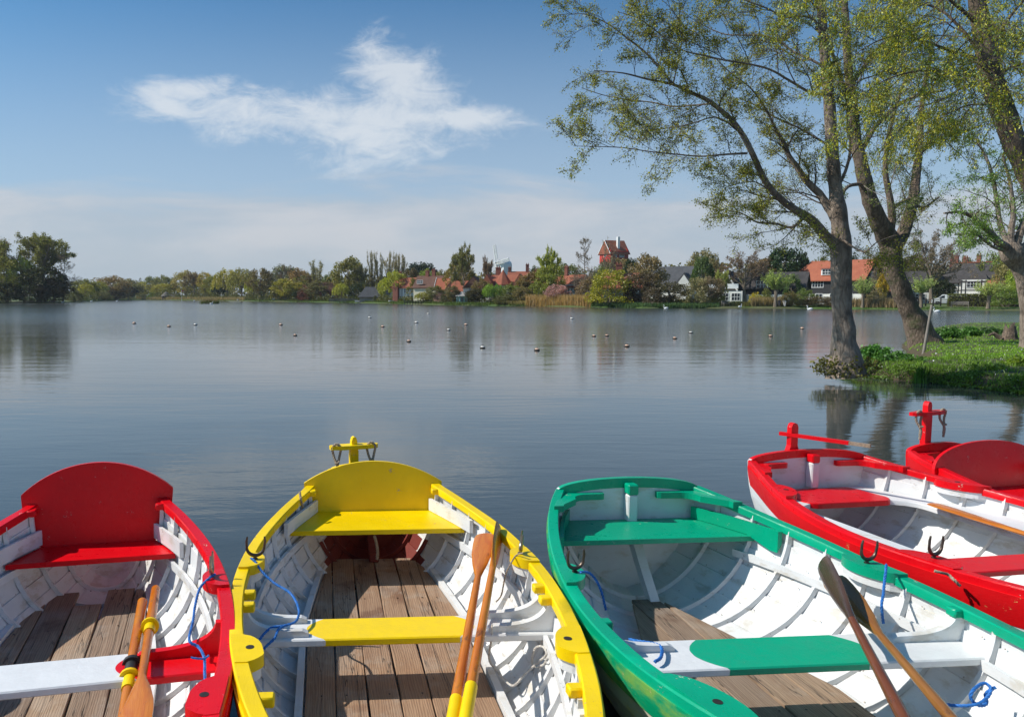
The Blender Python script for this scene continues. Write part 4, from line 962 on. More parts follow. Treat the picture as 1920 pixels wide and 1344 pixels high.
(1851,476,40,'round',(.10,.13,.03),'round green tree right of the timbered house roof',50),
(1885,480,44,'round',(.14,.14,.05),'yellow-olive tree at the far right skyline',40),
(1905,495,40,'round',(.17,.24,.03),'fresh green tree at the right end of the skyline',26),
(1878,535,44,'shrub',(.09,.14,.03),'bright green garden bush above the clipped hedge',9),
(1960,490,60,'round',OL,'olive tree just outside the right picture edge',20),
]
for px,top,wd,kind,col,lab,off in FT: far_tree(px,top,wd,kind,col,lab,off=off)
def woodland():
    rg=np.random.default_rng(5); C=[]
    def topy(px): return np.interp(px,[-600,0,150,300,500,700,900,1100,1200,1300,1500,1700,1900,2500],[500,500,528,521,516,510,508,503,492,487,486,487,489,480])
    for i in range(900):
        px=rg.uniform(-700,2700); d=rg.uniform(290,430) if px>500 else rg.uniform(480,620); ty=topy(px)+rg.uniform(0,22); zt=zpx(ty,d); r=rg.uniform(3,6)
        b=P3(px,d); n=170
        q=rg.normal(size=(n,3)); q/=np.linalg.norm(q,axis=1)[:,None]; q*=rg.random((n,1))**.3; q*=np.array([r,r,max(2,zt*.5)]); q+=np.array([b.x,b.y,zt-max(2,zt*.5)]); C.append(q)
    o=leafmesh('woodland',np.concatenate(C),1.1,M['leaf_far'],None,1.4,0,9,(.21,.18,.075)); tag(o,'mass of distant brown and green woodland filling the skyline behind the houses','woodland',kind='stuff')
woodland()
def undergrowth():
    rg=np.random.default_rng(15); C=[]
    for i in range(520):
        px=rg.uniform(140,1345); d=shore_d(px)+rg.uniform(7,14); b=P3(px,d); hh=rg.uniform(.8,2.6)*(d/200); r=rg.uniform(1,2.6)
        q=rg.normal(size=(90,3)); q/=np.linalg.norm(q,axis=1)[:,None]; q*=rg.random((90,1))**.3; q*=np.array([r,r*.7,hh]); q[:,2]=abs(q[:,2]); C.append(q+np.array([b.x,b.y,b.z]))
    tag(leafmesh('undergrowth',np.concatenate(C),.34,M['leaf_far'],None,1.4,0,19,(.15,.145,.055)),'tangled olive undergrowth between the trunks along the far shore','undergrowth',kind='stuff')
undergrowth()
def blades(name,label,cat,pts,h,wd,col,seed=1,lean=.25,mat=None,kind='stuff',parent=None):
    rg=np.random.default_rng(seed); pts=np.asarray(pts,dtype=float); n=len(pts); hh=h*rg.uniform(.6,1.15,n); a=rg.uniform(0,6.283,n); dx=np.stack([np.cos(a)*wd/2,np.sin(a)*wd/2,np.zeros(n)],1); tip=pts+np.stack([rg.normal(0,lean,n)*hh,rg.normal(0,lean,n)*hh,hh],1); mid=pts+(tip-pts)*.55; mid[:,:2]=pts[:,:2]+(tip-pts)[:,:2]*.35
    V=np.stack([pts-dx,pts+dx,mid+dx*.8,tip,mid-dx*.8],1).reshape(-1,3); me=bpy.data.meshes.new(name); me.vertices.add(5*n); me.vertices.foreach_set('co',V.ravel()); me.loops.add(5*n); me.loops.foreach_set('vertex_index',np.arange(5*n)); me.polygons.add(n); me.polygons.foreach_set('loop_start',np.arange(n)*5); me.polygons.foreach_set('loop_total',np.full(n,5)); me.update(calc_edges=True); me.materials.append(mat or M['leaf_far'])
    o=bpy.data.objects.new(name,me); COL.objects.link(o); o.color=(*col,1)
    if parent: o.parent=parent
    else: tag(o,label,cat,kind=kind)
    return o
def strip(px0,px1,n,k0,k1,seed):
    rg=np.random.default_rng(seed); o=[]
    for _ in range(n):
        px=rg.uniform(px0,px1); d=shore_d(px)+rg.uniform(k0,k1); p=P3(px,d); o.append((p.x,p.y,p.z-.05))
    return o
blades('reeds','stand of tall tan reeds at the water below the birch','reeds',strip(984,1106,5200,0,4.5,1),2.15,.07,(.50,.33,.17),1,.06)
blades('reeds','thin tan reed edge left of the tall reeds','reeds',strip(930,990,1200,.2,3,2),1.0,.07,(.36,.28,.13),2,.12)
blades('reeds','long low band of tan reeds on the far left shore','reeds',strip(258,460,4200,0,9,3),1.7,.14,(.42,.31,.20),3,.08)
blades('reeds','tan dry grass bank behind the pollard willow','reeds',strip(1405,1470,2200,2,5,4),1.6,.08,(.36,.27,.15),4,.15)
blades('reeds','pinkish dry reeds between the near tree trunks across the water','reeds',strip(1578,1690,2600,1.6,4,5),1.5,.08,(.33,.24,.16),5,.12)
blades('waterside_plants','green strappy leaves along the far shore right of the reeds','plants',strip(1105,1345,6000,0,3.0,6),.75,.10,(.10,.17,.07),6,.2)
blades('waterside_plants','green strappy leaves along the far shore left of the reeds','plants',strip(600,985,5200,0,3.0,7),.55,.12,(.12,.17,.04),7,.25)
blades('waterside_plants','low green grass edge on the far left shore','plants',strip(150,600,3600,0,3.0,8),.55,.2,(.10,.14,.04),8,.25)
blades('grass','rough tan and green grass in the garden behind the bench','grass',strip(1350,1480,2400,2,12,12),.8,.1,(.17,.16,.06),12,.25)
blades('grass','short grass along the lawn edge on the right shore','grass',strip(1345,1960,5500,.3,6,9),.16,.06,(.10,.20,.02),9,.3)
isl=thing('reed_islet','small grassy islet with dry reeds in the water off the left shore','islet',P3(395,2800/13.2,0))
rg=np.random.default_rng(3); q=rg.normal(size=(1500,2))*np.array([1.5,1.0]); q=q[(abs(q[:,0])<2.5)]
MB().lathe([(0,.25),(1.6,.22),(2.5,.05),(2.6,-.3)],20).build('mound',simple('mud',(.06,.05,.03),.9),isl)
blades('green_reeds',0,0,[(a,b,.0) for a,b in q],.95,.07,(.08,.13,.02),4,.2,parent=isl); blades('dry_reeds',0,0,[(a*.95,b,.3) for a,b in q[:700]],1.2,.05,(.32,.24,.16),5,.1,parent=isl)
# ================================================================ BUILDINGS
def tiles(name,c1,c2,bw=.22,bh=.12,rough=.85,mortar=None):
    m,t,p,oc,out=newmat(name); n=t.noise(oc,.9,5,.6); n2=t.noise(oc,9,4,.7); wv=t.node('ShaderNodeTexWave',wave_type='BANDS',bands_direction='Z'); t.l.new(oc,wv.inputs['Vector']); wv.inputs['Scale'].default_value=2.2; wv.inputs['Distortion'].default_value=.4
    c=t.mix(t.mr(t.m('ADD',t.m('MULTIPLY',n,.6),t.m('MULTIPLY',n2,.4)),.35,.65),c1,c2); c=t.mix(t.m('MULTIPLY',wv.outputs[1],.25),c,tuple(x*.5 for x in c1)); t.put(p.inputs['Base Color'],c); p.inputs['Roughness'].default_value=rough; bump(t,p,wv.outputs[1],.03); return m
M['r_orange']=tiles('orange_roof_tiles',(.34,.09,.045),(.47,.15,.075)); M['r_red']=tiles('red_roof_tiles',(.30,.085,.045),(.42,.135,.07)); M['r_dark']=tiles('dark_roof_tiles',(.035,.032,.032),(.09,.08,.075)); M['r_brown']=tiles('brown_roof_tiles',(.10,.045,.03),(.17,.08,.05)); M['r_slate']=tiles('grey_roof_slates',(.06,.062,.068),(.12,.12,.125)); M['thatch']=tiles('grey_thatch',(.09,.08,.065),(.16,.14,.11))
M['brick']=tiles('red_brick',(.24,.075,.05),(.34,.13,.085)); M['w_white']=simple('white_render',(.74,.73,.68),.8,.08,2); M['w_cream']=simple('cream_render',(.72,.66,.48),.8,.08,2); M['w_black']=simple('black_weatherboard',(.022,.022,.024),.7,.3,3); M['w_red']=simple('red_weatherboard',(.60,.03,.02),.6,.15,2); M['w_red_d']=simple('dark_red_boards_and_shade',(.24,.02,.018),.6,.15,2)
M['glass']=simple('window_glass',(.03,.035,.045),.08,.2,2); M['trim']=simple('white_trim',(.80,.80,.78),.5,.05,3); M['w_grey']=simple('grey_boards',(.34,.31,.27),.8,.2,2); M['mint']=simple('mint_boards',(.30,.46,.42),.6,.1,3); M['wood_grey']=simple('grey_timber',(.22,.19,.16),.85,.3,4); M['dark_wood']=simple('dark_timber',(.05,.04,.035),.85,.3,4)
def window(root,x,z,w,h,y,nx=3,nz=2,fm='trim',side=None):
    # frame standing proud of the wall at local y, pane behind the bars; side: 'l'/'r' for gable-end walls
    f=MB(); t=.07
    def add(x0,x1,z0,z1,d0,d1): f.box(x0,x1,d0,d1,z0,z1)
    add(-w/2-t,w/2+t,h,h+t*1.2,-.07,0); add(-w/2-t*1.3,w/2+t*1.3,-t*1.4,0,-.12,0); add(-w/2-t,-w/2,0,h,-.07,0); add(w/2,w/2+t,0,h,-.07,0)
    for i in range(1,nx): add(-w/2+w*i/nx-.03,-w/2+w*i/nx+.03,0,h,-.06,-.012)
    for i in range(1,nz): add(-w/2,w/2,h*i/nz-.03,h*i/nz+.03,-.055,-.012)
    o=f.build('window_frame',M[fm],root); g=MB().box(-w/2,w/2,-.02,.015,0,h).build('pane',M['glass'],o)
    o.location=(x,y,z)
    if side=='r': o.rotation_euler=(0,0,R(90)); o.location=(y,x,z)
    if side=='l': o.rotation_euler=(0,0,R(-90)); o.location=(y,x,z)
    return o
def roof(root,L,D,ze,zr,mat,oh=.35,th=.18,hip=0,y0=0,x0=0,name='roof',axis='x',hl_=0):
    # pitched roof with its ridge along local x (or y), centred on x0,y0
    s_=(zr-ze)/(D/2); e=ze-oh*s_
    def q(x,y,z): return (x0+x,y0+y,z) if axis=='x' else (x0+y,y0+x,z)
    hl=L/2+ (oh if hip==0 else oh); rl=L/2+oh-hip
    mb=MB(); V=[q(-hl,-D/2-oh,e),q(hl,-D/2-oh,e),q(hl,D/2+oh,e),q(-hl,D/2+oh,e),q(-rl+hl_,0,zr),q(rl,0,zr)]
    V2=[(a,b,c-th) for a,b,c in V]
    mb.add(V+V2,[(0,1,5,4),(2,3,4,5),(1,2,5),(3,0,4),(6,10,11,7),(8,11,10,9),(7,11,8),(9,10,6),(0,6,7,1),(1,7,8,2),(2,8,9,3),(3,9,6,0)] if hip else [(0,1,5,4),(2,3,4,5),(3,0,4),(6,10,11,7),(8,11,10,9),(0,6,7,1),(2,8,9,3),(1,7,11,5),(5,11,8,2),(3,9,10,4),(4,10,6,0)])
    return mb.build(name,mat,root)
def walls(root,L,D,zt,mat,zr=None,y0=0,x0=0,axis='x',z0=-.5,name='wall',hip=False):
    mb=MB()
    a,b=(L/2,D/2) if axis=='x' else (D/2,L/2)
    mb.box(x0-a,x0+a,y0-b,y0+b,z0,zt-.02)
    if zr and not hip:
        zr-=.25
        if axis=='x':
            for sx in(-1,1): mb.prism([(x0+sx*(a-.02),y0-b+.03,zt-.03),(x0+sx*(a-.02),y0+b-.03,zt-.03),(x0+sx*(a-.02),y0,zr)],(-sx*.2,0,0))
        else:
            for sy in(-1,1): mb.prism([(x0-a+.03,y0+sy*(b-.02),zt-.03),(x0+a-.03,y0+sy*(b-.02),zt-.03),(x0,y0+sy*(b-.02),zr)],(0,-sy*.2,0))
    return mb.build(name,mat,root)
def chimney(root,x,y,z0,z1,w=.8,d=.6,mat='brick',parent=None):
    mb=MB(); mb.box(x-w/2,x+w/2,y-d/2,y+d/2,z0,z1).box(x-w/2-.08,x+w/2+.08,y-d/2-.08,y+d/2+.08,z1+.002,z1+.18)
    for i in range(2): mb.lathe([(.11,0),(.13,.05),(.10,.4)],8,(x+(i-.5)*w*.5,y,z1+.18))
    return mb.build('chimney',M[mat],parent or root)
def beams(root,segs,y,w=.16,axis='x',mat='w_black',x=None):
    mb=MB()
    for (a,b,c,d) in segs:
        if axis=='x': mb.bar((a,y,b),(c,y,d),w,.06,up=(0,1,0))
        else: mb.bar((y,a,b),(y,c,d),w,.06,up=(1,0,0))
    return mb.build('timber_frame',M[mat],root)
def barge(root,hw,ze,zr,y,mat='trim',oh=.4,w=.28,x0=0,x=None,side=None):
    mb=MB(); s_=(zr-ze)/hw; 
    for sg in(-1,1):
        a=(x0+sg*(hw+oh),y,ze-oh*s_); b=(x0,y,zr)
        if side: a=(y,x0+sg*(hw+oh),ze-oh*s_); b=(y,x0,zr)
        mb.bar(a,b,.08 ,w,up=(0,0,1))
    return mb.build('barge_board',M[mat],root)
def house(name,label,px,d,extra=0,cat='house'):
    d=max(d,shore_d(px)+(16 if cat=='house' else 7)); az=math.atan((px-CX)/F); return thing(name,label,cat,P3(px,d),-az+R(extra))
# orange-roofed house with black gable
h=house('house','large house with orange tiled roof, black boards and white dormer, between near trunks',1560,152,-26)
walls(h,13.6,7.5,5.1,M['w_black']); MB().prism([(6.78,-3.7,5.06),(6.78,3.7,5.06),(6.78,0,8.4)],(-.2,0,0)).build('gable_wall',M['w_black'],h); walls(h,13.4,7.3,1.95,M['w_white'],name='lower_wall',y0=-.18); rf=roof(h,13.6,7.5,5.1,8.7,M['r_orange'],.5,hl_=2.2)
for x in(-4.6,-1.6,2.2): window(h,x,3.3,2.1,1.3,-3.76,4,2)
for x in(-3.9,-1.2,1.5,4.4): window(h,x,.8,1.2,1.15,-3.84,2,2)
dm=MB().box(-1.3,1.9,-3.3,-1.2,5.7,6.95).build('dormer',M['trim'],rf); window(h,.3,5.85,2.6,.95,-3.32,5,2); MB().prism([(-1.5,-3.55,6.95),(2.1,-3.55,6.95),(2.1,-1,7.4),(-1.5,-1,7.4)],(0,0,.12)).build('dormer_roof',M['r_orange'],rf)
window(h,0,4.9,2.2,1.3,6.83,3,2,side='r'); barge(h,3.75,4.4,8.4,7.3,'dark_wood',side=1)
walls(h,3.2,5,2.4,M['w_black'],y0=0,x0=8.4,name='side_wing'); MB().prism([(6.8,-3,3.6),(10.6,-3,2.3),(10.6,3,2.3),(6.8,3,3.6)],(0,0,.18)).build('side_roof',M['r_orange'],h)
# timbered white house with dark roof
h=house('house','big black and white timbered house with dark tiled roof behind the white van',1816,160,-12)
walls(h,10.2,8,4.7,M['w_white'],None,hip=True); rf=roof(h,10.2,8,4.7,8.5,M['r_dark'],.5,hip=2.2); MB().box(-3.2,3.2,-.22,.22,8.43,8.62).build('ridge_tiles',M['r_orange'],rf)
walls(h,4.2,2,4.75,M['w_white'],y0=-4.6,x0=1.2,name='bay_wall'); roof(h,4.2,2.2,4.75,6.0,M['r_dark'],.3,y0=-4.3,x0=1.2,axis='x',hip=.8,name='bay_roof')
for x,y in((-4,-4.02),(1.2,-5.62),(4.7,-4.02)): window(h,x,3.2,2.1,1.25,y,4,2); window(h,x,.5,1.8,1.3,y,3,2)
sg=[]
for x in np.linspace(-5.0,5.0,13): sg.append((x,-.3,x,4.8)) if not -1<x<3.3 else None
beams(h,sg+[(-5.1,2.55,-.95,2.55),(3.35,2.55,5.1,2.55)],-4.03); beams(h,[(x,-.3,x,4.7) for x in(-.8,-.1,2.5,3.2)]+[(-.9,2.6,3.3,2.6)],-5.64)
chimney(h,-3.6,.3,7,9.9,1.4,.8); chimney(h,-1.6,.2,8.0,9.4,.8,.7); chimney(h,.6,.2,8.0,9.8,.7,.7)
# black house with white-edged gable
h=house('house','black house with steep white-edged gable and white balcony beyond the bench',1362,146,-12)
walls(h,7,4.4,2.9,M['w_black'],6.3,axis='y'); roof(h,7,4.4,2.7,6.5,M['r_dark'],.3,axis='y'); barge(h,2.2,2.7,6.55,-3.9,'trim',.3,.28)
walls(h,6.6,1.4,2.6,M['w_white'],y0=-4.0,name='lower_wall'); MB().box(-2.6,2.6,-5.0,-4.7,3.0,3.9).build('balcony',M['trim'],h)
for x in(-1.9,.2,2.2): window(h,x,.8,1.4,1.3,-4.72,3,2)
window(h,0,3.3,1.5,1.2,-3.52,3,2)
walls(h,10,6,3.4,M['w_black'],5.8,x0=8.0,y0=.5,name='side_wing'); walls(h,9.6,.5,1.9,M['w_white'],y0=-2.75,x0=8.0,name='side_wall'); roof(h,10,6,3.4,6.1,M['r_dark'],.4,x0=8.0,y0=.5,name='side_roof')
window(h,6.2,3.1,1.8,1.3,-2.72,3,2); window(h,7,.5,1.8,1.1,-3.02,3,2); MB().prism([(5.2,-3.0,4.6),(7.2,-3.0,4.6),(6.2,-3.0,5.8)],(0,2.4,0)).build('dormer_roof',M['r_dark'],h)
# grey slate house
h=house('house','house with long grey slate roof and pale walls above the dark thicket',1262,172,-14)
walls(h,10.5,7,4.0,M['w_white'],8.0); roof(h,10.5,7,4.0,8.2,M['r_slate'],.5); barge(h,3.5,4,8.25,-5.8,'w_grey',side=1)
for x in(-3,1.2,3.4): window(h,x,2.0,1.5,1.7,-3.52,2,2,'w_grey')
walls(h,4.2,3,4.0,M['w_white'],6.4,axis='y',y0=-3.2,x0=3.0,name='front_wing'); roof(h,3,4.2,4.0,6.6,M['r_slate'],.35,axis='y',y0=-3.2,x0=3.0,name='front_roof'); window(h,3,2.0,1.8,1.5,-4.72,3,2,'w_grey')
# red house high on its tower
h=house('tower_house','bright red boarded house with tiled roof perched high on a hidden tower',1146,262,38); h.location.z-=1.1
zb=13.0
walls(h,7.4,6.0,17.4,M['w_red'],21.0,z0=zb+.3); MB().box(-3.6,3.6,-3.02,-2.9,zb+.35,17.1).build('painted_shade_boards',M['w_red_d'],h); roof(h,7.4,6.0,17.0,21.2,M['r_red'],.45); MB().box(-2.8,2.8,-2.3,2.3,-.5,zb+.3).build('tower',M['w_red_d'],h)  # thin darker red sheet paints shade onto the long side; tower itself dark red
barge(h,3.0,17,21.25,-4.2,'trim',side=1,w=.22); window(h,0,15.6,1.2,1.6,-3.72,2,2,side='l'); window(h,0,18.2,.9,1.1,-3.72,2,2,side='l'); window(h,.8,15.3,1.9,1.1,-3.04,4,1); window(h,-1.7,15.3,.6,1.1,-3.04,1,1); MB().box(-.2,.7,-2.1,-1.3,17.5,22.3).build('chimney',M['trim'],h)
# windmill
h=house('windmill','white windmill with latticed sails standing on the skyline',942,300,-40,cat='windmill')
rings=[]
for z,w_,dd in((0,5.2,5.2),(6,4.4,4.4)): rings.append([(w_/2*math.cos(R(22.5+45*k)),dd/2*math.sin(R(22.5+45*k)),z) for k in range(8)])
MB().loft(rings).build('base',M['w_white'],h)
pr=[]
for i in range(9): a=math.pi*i/8; pr.append((-2.0*math.cos(a),13.0+2.1*math.sin(a)))
MB().prism([(-2.0,-2.4,6.05)]+[(x,-2.4,z) for x,z in pr]+[(2.0,-2.4,6.05)],(0,5.0,0)).build('cap',M['trim'],h)
hub=Vector((-1.5,-3.2,14.2)); MB().tube([hub+Vector((0,-.5,0)),Vector((-.6,-1.5,14))],.3,8).build('windshaft',M['trim'],h)
xd=Vector((1,0,0)); yd=Vector((0,0,1))
for k in range(4):
    a=R(102+90*k); dirv=xd*math.cos(a)+yd*math.sin(a); per=xd*-math.sin(a)+yd*math.cos(a); mb=MB(); L=6.8; mb.bar(hub,hub+dirv*L,.42,.3)
    for j in range(15): q=hub+dirv*(1.1+j*(L-1.2)/14); mb.bar(q-per*.25,q+per*-1.3,.32,.1)
    for o_ in(.62,1.25): mb.bar(hub+dirv*1.1-per*o_,hub+dirv*L-per*o_,.26,.1)
    mb.build('sail',M['trim'],h)
# turret house with long red roof
h=house('house','long red-roofed house with pyramid turret and timbered white gables behind green willows',962,180,-8)
walls(h,12.0,7,4.2,M['w_white'],None,hip=True); roof(h,12.0,7,4.2,6.7,M['r_red'],.5,hip=1)
MB().loft([[(-2.2+1.9*math.cos(R(45*k)),-3.3+1.9*math.sin(R(45*k)),z) for k in range(8)] for z in(-.5,4.4)]).build('turret',M['w_white'],h)
MB().loft([[(-2.2+r*math.cos(R(45*k)),-3.3+r*math.sin(R(45*k)),z) for k in range(8)] for r,z in((2.35,4.1),(2.3,4.3),(.05,7.8))]).build('turret_roof',M['r_red'],h)
for x in(-5.6,2.0):
    walls(h,3.0,3.0,4.2,M['w_white'],6.6,axis='y',y0=-4.2,x0=x,name='gable_wall'); roof(h,3.0,3.0,4.2,6.8,M['r_red'],.3,axis='y',y0=-4.2,x0=x,name='gable_roof')
    beams(h,[(x-1.4,4.1,x+1.4,4.1),(x-.7,2,x-.7,5.1),(x,2,x,6.3),(x+.7,2,x+.7,5.1),(x-1.3,3,x+1.3,3)],-5.73); window(h,x,2.0,1.2,1,-5.74,2,2)
chimney(h,-3.9,.3,6,8.3,1.2,.8); chimney(h,5.2,.2,6,7.6)
# house behind the turret house
h=house('house','red-roofed house with two brick chimneys rising right of the windmill',970,235,0)
walls(h,6,6,6.2,M['w_white'],8.4); roof(h,6,6,6.4,8.9,M['r_red'],.4); chimney(h,-2.8,0,8.0,9.9,.9,.7); chimney(h,2.6,0,8.0,10.9,1.0,.7); window(h,-2.5,5.0,1.5,1.2,-3.52)
h=house('house','distant red-roofed house right of the two-chimney house',1004,230,0)
walls(h,8,7,5.2,M['w_white'],7.6); roof(h,8,7,5.4,8.0,M['r_red'],.4); chimney(h,2.2,0,7,9.4)
# timbered house behind pink tree
h=house('house','timbered white house with long red-brown roof behind the pink tree',1068,168,-26)
walls(h,8.6,7,4.1,M['w_white'],None,hip=True); roof(h,8.6,7,3.9,6.3,M['r_red'],.4,hip=1.2); beams(h,[(x,-.3,x,4.0) for x in np.linspace(-4.2,4.2,12)]+[(-4.3,2.4,4.3,2.4)],-3.53,.14)
for x in(-2.8,.3,2.9): window(h,x,2.7,1.2,1,-3.54,3,1)
chimney(h,-1.2,0,5.8,8.0,.7,.7)
h=house('house','pink-roofed house with square brick chimney behind the yellow-green bush',1162,150,0)
walls(h,7,6,3.6,M['w_white'],6.2); roof(h,7,6,3.6,6.2,M['r_red'],.4); chimney(h,-.6,-.4,5.6,7.8,1.2,1.0)
# white cottage with orange roof
h=house('cottage','white cottage with steep orange roof and cream walls left of the tall alder',836,176,-16)
walls(h,4.6,4.8,3.6,M['w_cream'],6.1); roof(h,4.6,4.8,3.6,6.3,M['r_orange'],.3); barge(h,2.4,3.6,6.35,-2.7,'trim',side=1)
for x in(-1.0,1.0): window(h,x,2.1,.8,1.1,-2.42,2,2)
window(h,0,2.4,.8,1.2,-2.32,2,2,side='l'); MB().prism([(-2.2,-3.5,1.5),(2.2,-3.5,1.5),(2.2,-2.45,1.9),(-2.2,-2.45,1.9)],(0,0,.12)).build('porch_roof',M['r_red'],h)
h=house('cottage','small cream gabled cottage half hidden by the tall alder',855,180,-14)
walls(h,5,4.4,3.6,M['w_cream'],6.4,axis='y'); roof(h,5,4.4,3.6,6.5,M['r_brown'],.3,axis='y'); window(h,0,2.4,1,1.2,-2.52,2,2)
h=house('house','dark brown-roofed house with brick chimneys left of the white cottage',808,196,-24)
walls(h,7.5,6.5,4.2,M['w_cream'],6.9); roof(h,7.5,6.5,4.2,7.1,M['r_brown'],.35); chimney(h,-1.2,0,6.4,8.2,.9,.7); chimney(h,.6,.2,6.4,8.5,.9,.7); window(h,-2,5.0,1.6,.8,-3.0)
h=house('house','white timbered gable with dark red roof between alder and green willows',884,176,-12)
walls(h,4.6,5,4.0,M['w_white'],6.2,axis='y',x0=.8); roof(h,5,4.6,4.0,6.4,M['r_brown'],.35,axis='y',x0=.8); beams(h,[(-.9,4.0,2.5,4.0),(0,1,0,5.4),(.8,1,.8,5.8),(1.6,1,1.6,5.4),(-1.2,2.6,2.9,2.6)],-2.53); window(h,.8,2.4,1.2,1.1,-2.54); walls(h,3.6,4,3.2,M['w_black'],5.2,x0=-3.2,y0=1,name='side_wing'); roof(h,3.6,4,3.2,5.4,M['r_red'],.3,x0=-3.2,y0=1,name='side_roof')
# left group
h=house('house','tall narrow cream gable behind the lime-green maple',727,238,0)
walls(h,6,4.2,5.0,M['w_cream'],9.0,axis='y'); roof(h,6,4.2,4.6,9.1,M['r_brown'],.25,axis='y'); window(h,0,2,1.6,1.4,-3.02); window(h,0,5,1.1,1.2,-3.02)
h=house('house','brick house with white timbered front half hidden right of the maple',762,212,-26)
walls(h,6,6,4.4,M['w_white'],6.6); roof(h,6,6,4.4,6.9,M['r_red'],.4); beams(h,[(x,0,x,4.3) for x in np.linspace(-2.8,2.8,7)],-3.03); chimney(h,-2,0,6.2,8.4); MB().box(-2.6,-1.0,-3.8,-3.1,-.3,5.4).build('brick_bay',M['brick'],h); window(h,1.4,2.6,1.4,1.1,-3.04)
h=house('boathouse','low boathouse with broad hipped grey roof left of the cream gable',694,212,0,cat='boathouse')
walls(h,6.6,5,2.0,M['w_grey'],None,hip=True); roof(h,6.6,5,2.0,4.6,M['r_slate'],.5,hip=2.4)
h=house('cottage','distant brown-roofed brick cottage between two olive trees',617,262,0)
walls(h,6.4,6,3.6,M['brick'],6.4); roof(h,6.4,6,3.6,6.6,M['r_brown'],.4); window(h,1.6,1.6,1.2,1.1,-3.02); window(h,-1.6,1.6,1.2,1.1,-3.02)
h=house('shed','small white shed glimpsed left of the yellow-olive willow',519,250,0,cat='shed')
walls(h,2.6,3,3.2,M['w_white'],4.6,axis='y'); roof(h,3,2.6,3.2,4.8,M['r_slate'],.2,axis='y'); window(h,0,1.2,.9,1.1,-1.52)
h=house('hut','round thatched waterside hut with dark open front on the far left shore',314,372,0,cat='hut')
MB().lathe([(2.3,0),(2.3,2.0)],12).build('wall',M['dark_wood'],h); MB().lathe([(3.0,1.7),(2.9,2.0),(1.2,3.6),(.1,4.4)],14).build('roof',M['thatch'],h); walls(h,3,2.5,1.6,M['dark_wood'],None,x0=3.2,name='side_wall'); roof(h,3,2.6,1.6,2.8,M['thatch'],.3,x0=3.2,name='side_roof')
for k in range(7): a=R(-150+20*k); MB().tube([(2.6*math.cos(a),2.6*math.sin(a),-.2),(2.6*math.cos(a),2.6*math.sin(a),1.85)],.08,6).build('post',M['wood_grey'],h)
# mint pavilion
h=house('pavilion','octagonal mint green garden pavilion with pointed shingle roof at the water',865,168,0,cat='pavilion')
MB().loft([[(1.35*math.cos(R(22.5+45*k)),1.35*math.sin(R(22.5+45*k)),z) for k in range(8)] for z in(-.3,1.75)]).build('wall',M['mint'],h); MB().loft([[(r*math.cos(R(22.5+45*k)),r*math.sin(R(22.5+45*k)),z) for k in range(8)] for r,z in((1.75,1.7),(1.72,1.78),(.06,2.85))]).build('roof',simple('pale_shingles',(.36,.34,.31),.9,.2,4),h)
window(h,-.0,.35,.7,1.1,-1.27,2,1,'mint'); 
for a in(-60,-45,45): 
    o=window(h,0,.35,.6,1.1,0,2,1,'mint'); o.rotation_euler=(0,0,R(a)); o.location=(1.265*math.sin(R(a)),-1.265*math.cos(R(a)),.35)
# conservatory and red-roofed cottage
h=house('conservatory','white glazed conservatory with small orange roof right of the orange-roofed house',1664,147,-20,cat='conservatory')
walls(h,4.2,4,2.9,M['w_white'],None,hip=True); roof(h,4.2,4,2.9,4.3,M['r_orange'],.25,hip=1.2)
for x in(-1.4,0,1.4): window(h,x,.7,1.0,1.9,-2.02,2,3)
h=house('house','white timbered wing half hidden between the leaning trunk and pollard willow',1708,156,0)
walls(h,5,5,4.4,M['w_white'],6.4); roof(h,5,5,4.4,6.6,M['r_dark'],.3); beams(h,[(x,0,x,4.3) for x in(-2.4,-1.2,0,1.2,2.4)]+[(-2.5,2.3,2.5,2.3)],-2.53); window(h,-.6,2.8,1.6,1,-2.54); window(h,.9,.8,1.6,1,-2.54)
h=house('cottage','low cottage with bright red roofs at the right end of the hedge',1884,150,-14)
walls(h,6.5,5,2.6,M['w_black'],4.4); roof(h,6.5,5,2.6,4.6,M['r_orange'],.35); walls(h,3.6,4,2.6,M['w_white'],4.6,axis='y',y0=-3,x0=3.2,name='front_wing'); roof(h,4,3.6,2.6,4.9,M['r_brown'],.3,axis='y',y0=-3,x0=3.2,name='front_roof'); window(h,3.2,1,1.2,1.2,-5.02); chimney(h,-2,0,4,5.6)
# ---- hedge, fences, benches
h=house('hedge','long clipped green-brown hedge right of the white van',1848,119,0,cat='hedge'); rg=np.random.default_rng(8); W_=10.6/2
q=rg.uniform(-1,1,size=(9000,3))*np.array([W_,.75,.95]); ax_=rg.integers(0,3,9000)
q[ax_==1,1]=np.sign(q[ax_==1,1])*.75; q[ax_==2,2]=.95; q+=rg.normal(0,.05,q.shape); q[:,2]+=.95
leafmesh('foliage',q,.14,M['leaf_far'],h,1.3,0,4,(.15,.16,.04)); MB().box(-W_+.2,W_-.2,-.55,.55,-.2,1.7).build('stems',M['dark_wood'],h)
def fence(label,px0,px1,d,hh,mat,n,rails=2,name='fence'):
    a=P3(px0,d); b=P3(px1,d); r=thing(name,label,'fence',a); v=b-a
    for i in range(n+1):
        q=v*(i/n); MB().box(q.x-.07,q.x+.07,q.y-.07,q.y+.07,-.2,hh).build('post',M[mat],r)
    mb=MB()
    for k in range(rails): z=hh*(.35+.5*k/max(1,rails-1)); mb.bar((0,.09,z),(v.x,v.y+.09,z),.05,.12)
    mb.build('rails',M[mat],r); return r
fence('dark post and rail fence running behind the leaning trunk to the hedge',1660,1785,124,1.3,'dark_wood',9,3)
fence('pale low rail fence in front of the orange-roofed house',1545,1665,134,1.0,'trim',10,1)
